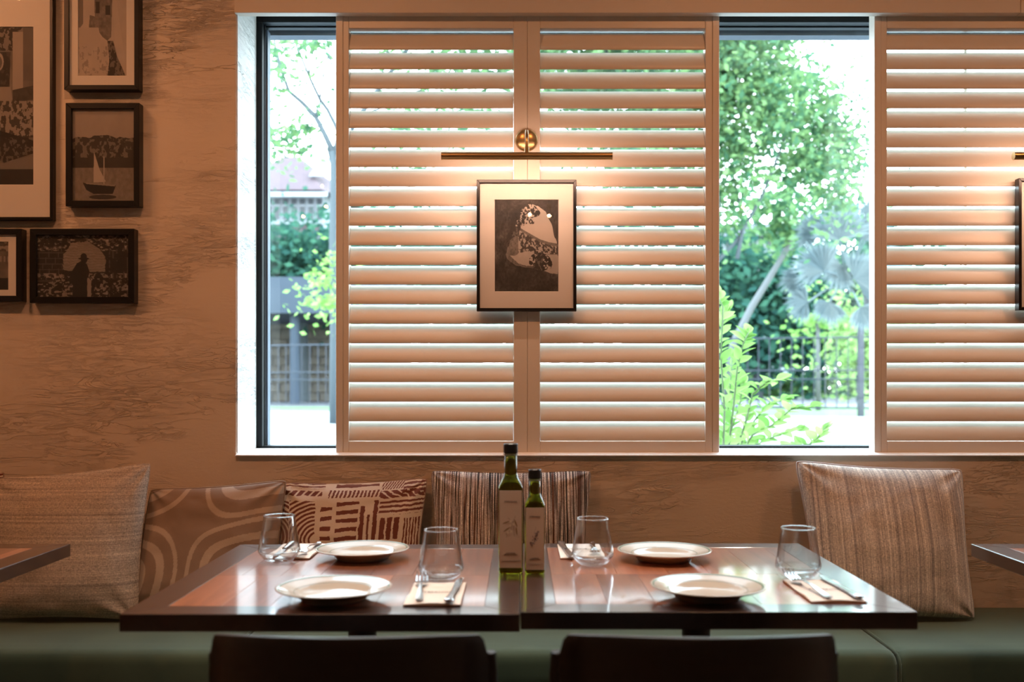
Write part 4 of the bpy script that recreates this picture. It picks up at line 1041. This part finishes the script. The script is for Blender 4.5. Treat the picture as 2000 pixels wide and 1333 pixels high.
# stub of darker low rails crossing the post, on the right
# foliage
def leaves(name, blobs, n, size, m, parent, seed=0, up=0.3, asp=1.8, shell=0.35):
    g = np.random.default_rng(seed); bl = np.array(blobs, float)     # cx cy cz rx ry rz
    w = (bl[:, 3]*bl[:, 4]*bl[:, 5])**(2/3); w /= w.sum(); k = g.choice(len(bl), n, p=w)
    d = g.normal(size=(n, 3)); d /= np.linalg.norm(d, axis=1)[:, None]
    r = (shell+(1-shell)*g.random(n))**0.6
    # clump leaves
    c = bl[k, :3]+d*r[:, None]*bl[k, 3:]
    nc = max(6, n//60); cent = c[g.integers(0, n, nc)]; j = g.integers(0, nc, n)
    use = g.random(n) < 0.6
    c = np.where(use[:, None], cent[j]+g.normal(size=(n, 3))*size*4.5, c)
    a = g.normal(size=(n, 3)); a[:, 2] *= 0.6; a /= np.linalg.norm(a, axis=1)[:, None]
    t = g.normal(size=(n, 3)); t[:, 2] *= 1-up; b_ = np.cross(a, t); b_ /= np.linalg.norm(b_, axis=1)[:, None]
    s = size*(0.6+0.8*g.random(n))[:, None]
    V = np.stack([c-a*s*asp/2, c+b_*s*0.5, c+a*s*asp/2, c-b_*s*0.5], 1).reshape(-1, 3)
    Fq = np.arange(4*n).reshape(n, 4)
    o = npmesh(name, V, Fq, m, None)
    if parent is not None:
        o.data.transform(Matrix.Translation(-Vector(parent.location))); o.parent = parent
    return o
def blob(px, py, D, rpx, rpy, ry=None):
    return (X(px, D), D, Z(py, D), rpx*D/F, ry if ry else rpx*D/F, rpy*D/F)
def limb(pts, D, r0, r1, dy=0.0):
    P_ = [W3(a, c, D+dy*i) for i, (a, c) in enumerate(pts)]
    # subdivide for gentle curves
    n = len(P_); rs = [r0+(r1-r0)*i/(n-1) for i in range(n)]
    return P_, rs

# left tree: pale trunk forking into thin branches
D = 17.0; t = thing('forked_tree', 'tall pale-barked tree with thin forked branches, in the left window strip', 'tree', (X(654, D), D, GZ))
P_, rs = limb([(654, 830), (655, 640), (652, 470), (653, 380), (651, 296)], D, 0.10, 0.062)
mk('trunk', MB().tube([tuple(p) for p in P_], rs, 10), M_bark, t, smooth='all', local=False)
for pts, a, c in (([(651, 298), (634, 262), (616, 227), (590, 200), (564, 178), (549, 135), (538, 92), (530, 30)], .055, .022),
                  ([(653, 300), (662, 262), (654, 242), (640, 215), (625, 194), (611, 165), (602, 145), (588, 110), (572, 70), (560, 10)], .045, .018),
                  ([(602, 146), (608, 125), (615, 85), (618, 30)], .022, .012), ([(625, 195), (632, 150), (640, 112), (634, 85), (620, 40)], .02, .012),
                  ([(640, 104), (650, 130), (665, 165), (690, 205)], .02, .02), ([(564, 178), (545, 168), (525, 158), (500, 150)], .018, .010),
                  ([(616, 227), (622, 205), (626, 195)], .02, .016), ([(652, 340), (642, 296), (640, 292)], .03, .02),
                  ([(655, 300), (720, 200), (800, 90), (880, -40)], .06, .03), ([(690, 240), (780, 190), (870, 160), (960, 90)], .03, .015), ([(740, 170), (760, 90), (790, -30)], .03, .015)):
    P_, rs = limb(pts, D, a, c, 0.05)
    mk('branch', MB().tube([tuple(p) for p in P_], rs, 7), M_bark, t, smooth='all', local=False)
leaves('foliage', [blob(560, 90, 16.5, 60, 18), blob(530, 128, 17.5, 30, 12), blob(540, 265, 17, 40, 16), blob(590, 250, 17.6, 30, 12), blob(560, 290, 17, 45, 10), blob(615, 88, 17, 35, 14), blob(540, 180, 17, 18, 14), blob(520, 215, 17, 20, 10)], 1200, 0.070, M_leafA, t, 11)
leaves('foliage', [blob(625, 545, 16, 30, 24), blob(645, 520, 16, 20, 20), blob(615, 592, 16, 26, 13), blob(650, 590, 16, 20, 15)], 360, 0.062, M_leafC, t, 12)
leaves('foliage', [blob(780, 60, 17, 90, 40), blob(900, 120, 17, 90, 40), blob(850, 230, 18, 130, 40), blob(760, 320, 18, 110, 25)], 2600, 0.08, M_leafA, t, 13)

# broad green tree beyond the right opening and the shutters
D = 15.0; t = thing('leafy_tree', 'broad bright green tree filling the right window opening', 'tree', (X(1440, D), D, GZ))
P_, rs = limb([(1380, 835), (1384, 600), (1392, 480), (1400, 400), (1395, 280)], D, 0.09, 0.05)
mk('trunk', MB().tube([tuple(p) for p in P_], rs, 9), M_bark, t, smooth='all', local=False)
for pts in ([(1392, 520), (1440, 470), (1490, 380), (1560, 200)], [(1400, 430), (1340, 300), (1250, 180), (1150, 60)], [(1440, 505), (1452, 440), (1440, 380), (1430, 330)]):
    P_, rs = limb(pts, D, 0.035, 0.015, 0.1)
    mk('branch', MB().tube([tuple(p) for p in P_], rs, 7), M_bark, t, smooth='all', local=False)
leaves('foliage', [blob(1440, 130, D, 110, 70), blob(1460, 240, D, 110, 70), blob(1560, 210, D+1, 90, 70), blob(1420, 340, D, 60, 60), blob(1620, 290, D+1, 80, 60), blob(1560, 330, D+.5, 60, 40),
                   blob(1340, 160, D, 120, 90), blob(1220, 220, D+1, 120, 90), blob(1120, 130, D+1, 130, 90), blob(1280, 330, D, 110, 60), blob(1470, 60, D, 120, 40), blob(1300, 40, D, 200, 60), blob(1060, 30, D+1, 160, 50),
                   blob(1640, 380, D, 30, 30), blob(1420, 430, D, 40, 40)], 30000, 0.066, M_leafA, t, 21)
# darker evergreens across the road
D = 44.0; t = thing('evergreen_tree', 'dark evergreen trees standing close behind the fence, left of the palm', 'tree', (X(1480, D), D, GZ), group='trees beyond the road')
mk('trunk', MB().tube([(X(1480, D), D, GZ), (X(1482, D), D, Z(600, D))], [0.25, 0.15], 8), M_bark, t, local=False)
leaves('foliage', [blob(1440, 600, D, 60, 90, 2), blob(1520, 620, D, 80, 95, 2), blob(1600, 650, D, 60, 70, 2), blob(1460, 530, D, 60, 40, 2), blob(1420, 660, D, 40, 70, 2), blob(1660, 600, D, 70, 110, 2), blob(1740, 580, D, 80, 130, 2)], 14000, 0.24, M_leafB, t, 31, shell=0.6)
t = thing('evergreen_tree', 'dark evergreen tree behind the middle shutter, seen through the slats', 'tree', (X(1150, 46), 46, GZ), group='trees beyond the road')
mk('trunk', MB().tube([(X(1150, 46), 46, GZ), (X(1150, 46), 46, Z(560, 46))], [0.3, 0.2], 8), M_bark, t, local=False)
leaves('foliage', [blob(1250, 560, 46, 130, 150, 3), blob(1050, 580, 46, 130, 150, 3), blob(900, 600, 46, 110, 120, 3), blob(780, 560, 46, 120, 120, 3), blob(1300, 640, 46, 60, 90, 3)], 11000, 0.27, M_leafB, t, 32, shell=0.6)
t = thing('evergreen_tree', 'green tree between the white house and the elevated walkway', 'tree', (X(590, 37), 37, GZ), group='trees beyond the road')
mk('trunk', MB().tube([(X(590, 37), 37, GZ), (X(590, 37), 37, Z(520, 37))], [0.25, 0.2], 8), M_bark, t, local=False)
leaves('foliage', [blob(560, 512, 37, 60, 32, 1.5), blob(630, 520, 37, 60, 36, 1.5), blob(500, 500, 37, 40, 45, 1.5), blob(700, 525, 37, 60, 50, 1.5)], 7000, 0.17, M_leafB, t, 33, shell=0.6)
t = thing('round_shrub', 'yellow-green rounded bush right of the palm, behind the fence', 'bush', (X(1675, 36), 36, GZ))
leaves('foliage', [blob(1675, 640, 36, 42, 42, .8), blob(1700, 700, 36, 40, 45, .8), blob(1740, 660, 36, 60, 80, .8)], 3000, 0.15, M_leafC, t, 34, shell=0.6)
mk('stem', MB().tube([(X(1675, 36), 36, GZ), (X(1675, 36), 36, Z(660, 36))], 0.06, 6), M_bark, t, local=False)
t = thing('clipped_hedge', 'low clipped hedge along the far side of the road', 'hedge', (0, 52, GZ))
g = np.random.default_rng(3); n = 16000
c = np.stack([g.uniform(-16, 26, n), 52+g.uniform(-0.5, 0.5, n), GZ+g.uniform(0.0, 1.15, n)**1.0], -1)
a = g.normal(size=(n, 3)); a /= np.linalg.norm(a, axis=1)[:, None]; b_ = np.cross(a, g.normal(size=(n, 3))); b_ /= np.linalg.norm(b_, axis=1)[:, None]
V = np.stack([c-a*.14, c+b_*.09, c+a*.14, c-b_*.09], 1).reshape(-1, 3)-np.array([0, 52, GZ]); npmesh('foliage', V, np.arange(4*n).reshape(n, 4), M_hedge, t)
# leaning pale trunk
D = 23.5; t = thing('leaning_tree', 'pale slanting trunk leaning right behind the fence', 'tree', (X(1425, D), D, GZ))
P_, rs = limb([(1415, 805), (1432, 672), (1468, 600), (1505, 540), (1535, 490), (1552, 455)], D, 0.10, 0.055)
mk('trunk', MB().tube([tuple(p) for p in P_], rs, 9), mat('light_bark', (0.12, 0.125, 0.13), 0.9), t, smooth='all', local=False)
leaves('foliage', [blob(1560, 430, D, 60, 30), blob(1500, 400, D, 50, 25), blob(1530, 455, D, 40, 18)], 1300, 0.11, M_leafA, t, 41)

# silver fan palm
D = 19.0; t = thing('fan_palm', 'silvery fan palm with wide pleated fronds, in the right opening', 'palm', (X(1655, D), D, GZ))
mk('trunk', MB().tube([(X(1725, D), D, GZ), (X(1712, D), D, Z(680, D)), (X(1690, D), D, Z(560, D))], [0.10, 0.09, 0.08], 10), M_bark, t, smooth='all', local=False)
def frond(cpx, cpy, rpx, ang, tilt, D_, spread=150, seed=0):
    g = random.Random(seed); c = W3(cpx, cpy, D_); r = rpx*D_/F; n = 26; v = []; f = []
    ax = Vector((math.cos(R(ang)), 0, math.sin(R(ang)))); side = Vector((-math.sin(R(ang)), 0, math.cos(R(ang)))); out = Vector((0, -1, 0))
    for k in range(n):
        a = R(-spread/2+spread*k/(n-1)); d = ax*math.cos(a)+side*math.sin(a)
        rr = r*(0.85+0.25*g.random())*(0.75+0.25*math.cos(a)); w = d.cross(out)*(r*0.055)
        fold = out*(0.05*r*(1 if k % 2 else -1)); droop = Vector((0, 0, -1))*r*0.10; til = out*(r*math.sin(R(tilt)))
        o = len(v)
        v += [c, c+d*rr*0.55+w+fold+til*0.55, c+d*rr*0.55-w-fold+til*0.55, c+d*rr+til+droop]
        f += [(o, o+1, o+3, o+2)]
    b = MB().add(v, f); fr = mk('frond', b, M_leafD, t, local=False)
    crown = W3(1652, 560, D)
    mb = MB().tube([tuple(crown), tuple((crown+c)/2+Vector((0, 0, 0.1))), tuple(c)], 0.02, 6)
    mb.shift(tuple(-Vector(t.location))); mk('petiole', mb, M_leafD, fr)
for i, a in enumerate([(1610, 530, 75, 140, 20), (1640, 470, 85, 95, 10), (1668, 545, 80, 30, -10), (1578, 590, 55, 185, 30), (1620, 590, 50, 250, 20), (1690, 470, 80, 70, 0), (1600, 460, 60, 150, 15), (1680, 600, 55, 300, 20), (1720, 540, 80, 10, 0), (1655, 430, 60, 110, -20), (1560, 545, 45, 200, 10), (1700, 430, 55, 60, 10), (1645, 520, 60, 220, 30)]):
    frond(a[0], a[1], a[2], a[3], a[4], D-0.6+0.1*(i % 7), seed=i)
for i, (px, py) in enumerate(((1597, 640), )):
    tt = thing('sapling', 'thin pale sapling stem behind the fence, below the palm', 'tree', (X(1598, 26), 26, GZ))
    mk('trunk', MB().tube([(X(1598, 26), 26, GZ), (X(1597, 26), 26, Z(620, 26))], [0.07, 0.05], 8), mat('light_bark'), tt, smooth='all', local=False)
    leaves('foliage', [blob(1590, 625, 26, 30, 12), blob(1650, 620, 26, 30, 10)], 300, 0.12, M_leafC, tt, 44)

# leafy shrub close to the window, leaf by leaf
D = 4.9; t = thing('garden_shrub', 'fresh green leafy shrub just outside the right opening', 'bush', (X(1420, D), D, GZ))
def leafshape(L0, w0, fold):
    n = 6; v = []; f = []
    for i in range(n+1):
        s_ = i/n; w = w0*math.sin(math.pi*min(1, s_*0.97+0.03))**0.8*(1.05-0.35*s_); z_ = -0.18*L0*s_*s_
        v += [(-w, s_*L0, z_+fold*w), (0, s_*L0, z_), (w, s_*L0, z_+fold*w)]
    for i in range(n):
        o = i*3; f += [(o, o+1, o+4, o+3), (o+1, o+2, o+5, o+4)]
    return MB().add(v, f)
leaf_me = []
g = random.Random(12); nleaf = 0
stems = [[(1412, 900), (1415, 800), (1408, 700), (1412, 600), (1400, 575)], [(1420, 900), (1432, 800), (1440, 720), (1452, 670), (1462, 650)], [(1430, 900), (1455, 830), (1470, 770), (1500, 745), (1528, 742)],
         [(1440, 900), (1470, 850), (1510, 830), (1545, 800), (1588, 795)], [(1455, 910), (1500, 880), (1550, 880), (1590, 865), (1612, 835)], [(1402, 900), (1395, 760), (1402, 660), (1420, 610)],
         [(1440, 905), (1450, 860), (1475, 820), (1500, 790), (1535, 780)], [(1410, 900), (1440, 860), (1475, 870), (1520, 850), (1560, 840)], [(1400, 900), (1425, 850), (1445, 790), (1450, 750)], [(1395, 890), (1418, 840), (1425, 770), (1430, 700)]]
for si, st in enumerate(stems):
    P_ = [W3(a, c, D-0.2+0.07*si+0.03*i) for i, (a, c) in enumerate(st)]
    root = Vector((t.location[0]+0.02*si-0.08, P_[0].y, GZ))
    mb = MB().tube([tuple(root)]+[tuple(p) for p in P_], [0.008]+[0.006-0.0008*i for i in range(len(P_))], 6)
    so = mk('stem', mb, M_stem, t, smooth='all', local=False)
    tot = 29
    for k in range(tot):
        q = (k+1)/tot*(len(P_)-1); i0 = min(int(q), len(P_)-2); fr_ = q-i0
        p = P_[i0].lerp(P_[i0+1], fr_); d = (P_[i0+1]-P_[i0]).normalized()
        sd = 1 if k % 2 else -1
        dirv = (d*0.6+Vector((sd*g.uniform(.4, 1), g.uniform(-.8, .8), g.uniform(-.2, .6)))).normalized()
        if k >= tot-3: dirv = (d+Vector((g.uniform(-.5, .5), g.uniform(-.4, .4), g.uniform(0, .4)))).normalized()
        if len(leaf_me) < 4:
            o = mk('leaf', leafshape(0.058, 0.0155+0.002*len(leaf_me), 0.35), M_leafC, t, smooth='all'); leaf_me.append(o.data)
        else:
            o = bpy.data.objects.new('leaf', leaf_me[g.randrange(4)]); COL.objects.link(o); o.parent = t
        up = Vector((g.uniform(-.6, .6), g.uniform(-1.0, 0.1), 1)).normalized()
        xa = dirv.cross(up).normalized(); za = xa.cross(dirv).normalized()
        mt = Matrix((xa, dirv, za)).transposed().to_4x4(); mt.translation = p-Vector(t.location)
        sc = g.uniform(0.85, 1.6)
        o.matrix_local = mt @ Matrix.Scale(sc, 4); nleaf += 1

# white house with tiled roof, left
D = 48.0; t = thing('white_house', 'white house with dark red tiled roof in the left window strip', 'house', (X(590, D), D, GZ))
hx0, hx1 = X(470, D), X(632, D)
z0h, z1h = GZ, Z(375, D)
mk('wall', MB().box(hx0, hx1, D, D+6, z0h, z1h), M_house, t, local=False)
# octagonal-ish corner receding to the right
b = MB().add([(hx1, D, z0h), (X(655, D), D+2.4, z0h), (X(655, D), D+2.4, z1h), (hx1, D, z1h)], [(0, 1, 2, 3)]); mk('wall', b, M_house, t, local=False)
def roof(name, zb_, zt_, x0, x1, y0, y1, inset):
    b = MB().add([(x0, y0, zb_), (x1, y0, zb_), (x1+1.2, y0+3, zb_-0.0), (x1+1.2, y1, zb_), (x0, y1, zb_), (x0+inset, (y0+y1)/2, zt_), (x1-inset, (y0+y1)/2, zt_)],
                 [(0, 1, 6, 5), (1, 2, 6), (2, 3, 6), (3, 4, 5, 6), (4, 0, 5), (0, 4, 3, 2, 1)])
    return mk(name, b, M_roof, t, local=False)
roof('roof', Z(382, D), Z(306, D+3.8), X(430, D), X(640, D), D-1.4, D+9, 2.2)
mk('fascia', MB().box(X(430, D-1.4), X(640, D-1.4), D-1.42, D-1.36, Z(384, D-1.4), Z(375, D-1.4)), M_house, t, local=False)
mk('solar_panel', MB().add([(X(603, D), D, 11.15), (X(634, D), D, 11.15), (X(624, D), D+2.8, 12.65), (X(606, D), D+2.8, 12.65)], [(0, 1, 2, 3)]), M_solar, t, local=False)
for k in range(7):
    xa = X(536+k*16.5-16, D); wv = 10.5*D/F
    wf = mk('window', MB().box(xa-0.03, xa+wv+0.03, D-0.06, D, Z(432, D), Z(388, D)), M_house, t, local=False)
    mb = MB().box(xa, xa+wv, D-0.075, D-0.055, Z(400, D), Z(389, D)).box(xa, xa+wv, D-0.075, D-0.055, Z(430, D), Z(404, D)); mb.shift(tuple(-Vector(t.location)))
    mk('pane', mb, M_winglass, wf)
b = MB().add([(X(500, D), D-2.6, Z(463, D-2.6)), (X(640, D), D-2.6, Z(463, D-2.6)), (X(632, D), D, Z(438, D)), (X(480, D), D, Z(438, D))], [(0, 1, 2, 3)])
mk('porch_roof', b, M_roof, t, local=False)
# second house, far right
D = 60.0; t = thing('distant_house', 'pale house with purple-brown roof glimpsed behind the green tree', 'house', (X(1500, D), D, GZ))
mk('wall', MB().box(X(1395, D), X(1570, D), D, D+5, GZ, Z(462, D)), M_house, t, local=False)
b = MB().add([(X(1385, D), D-1, Z(466, D)), (X(1585, D), D-1, Z(466, D)), (X(1585, D), D+6, Z(466, D)), (X(1385, D), D+6, Z(466, D)), (X(1430, D), D+2.5, Z(425, D)), (X(1545, D), D+2.5, Z(425, D))], [(0, 1, 5, 4), (1, 2, 5), (2, 3, 4, 5), (3, 0, 4), (3, 2, 1, 0)])
mk('roof', b, mat('plum_roof', (0.07, 0.058, 0.085), 0.8), t, local=False)
for px in (1418, 1500, 1545): mk('window', MB().box(X(px, D), X(px+18, D), D-0.05, D+0.02, Z(488, D), Z(464, D)), M_winglass, t, local=False)

# elevated walkway
D = 32.0; t = thing('elevated_walkway', 'grey-blue concrete walkway on round columns over a stone wall', 'walkway', (X(590, D), D, GZ))
mk('parapet', MB().box(X(300, D), X(790, D), D, D+0.5, Z(612, D), Z(541, D)), M_beam, t, local=False)
mk('deck', MB().box(X(300, D), X(790, D), D+0.5, D+6, Z(612, D), Z(600, D)), M_beam, t, local=False)
for px in (420, 569, 735): mk('column', MB().tube([(X(px, D), D+0.5, GZ), (X(px, D), D+0.5, Z(612, D))], 0.15*D/F*100/1.6/1.0*0.1+0.145, 20), M_beam, t, smooth=True, local=False)
# retaining wall of stone blocks, back of the walkway
sw = thing('stone_wall', 'tan stone retaining wall under the elevated walkway', 'wall', (X(590, 38), 38.2, GZ))
mk('wall_core', MB().box(X(300, 38), X(800, 38), 38.2, 38.6, GZ, Z(600, 38)), M_stone, sw, local=False)
first = []; g = random.Random(2); zz = 0.0; row = 0
for k in range(3): first.append(mk('stone_block', MB().box(0.01, 0.57+0.02*k, -0.07-0.02*k, 0.0, 0.01, 0.33), M_stone, sw, bevel=0.03, seg=1))
x00 = X(500, 38)-sw.location[0]; cnt = 0
for row in range(9):
    for k in range(7):
        if cnt < 3: o = first[cnt]
        else: o = bpy.data.objects.new('stone_block', first[g.randrange(3)].data); COL.objects.link(o); o.parent = sw
        o.location = (x00+k*0.60+(row % 2)*0.3, 0, row*0.345); cnt += 1
print('leaves', nleaf)
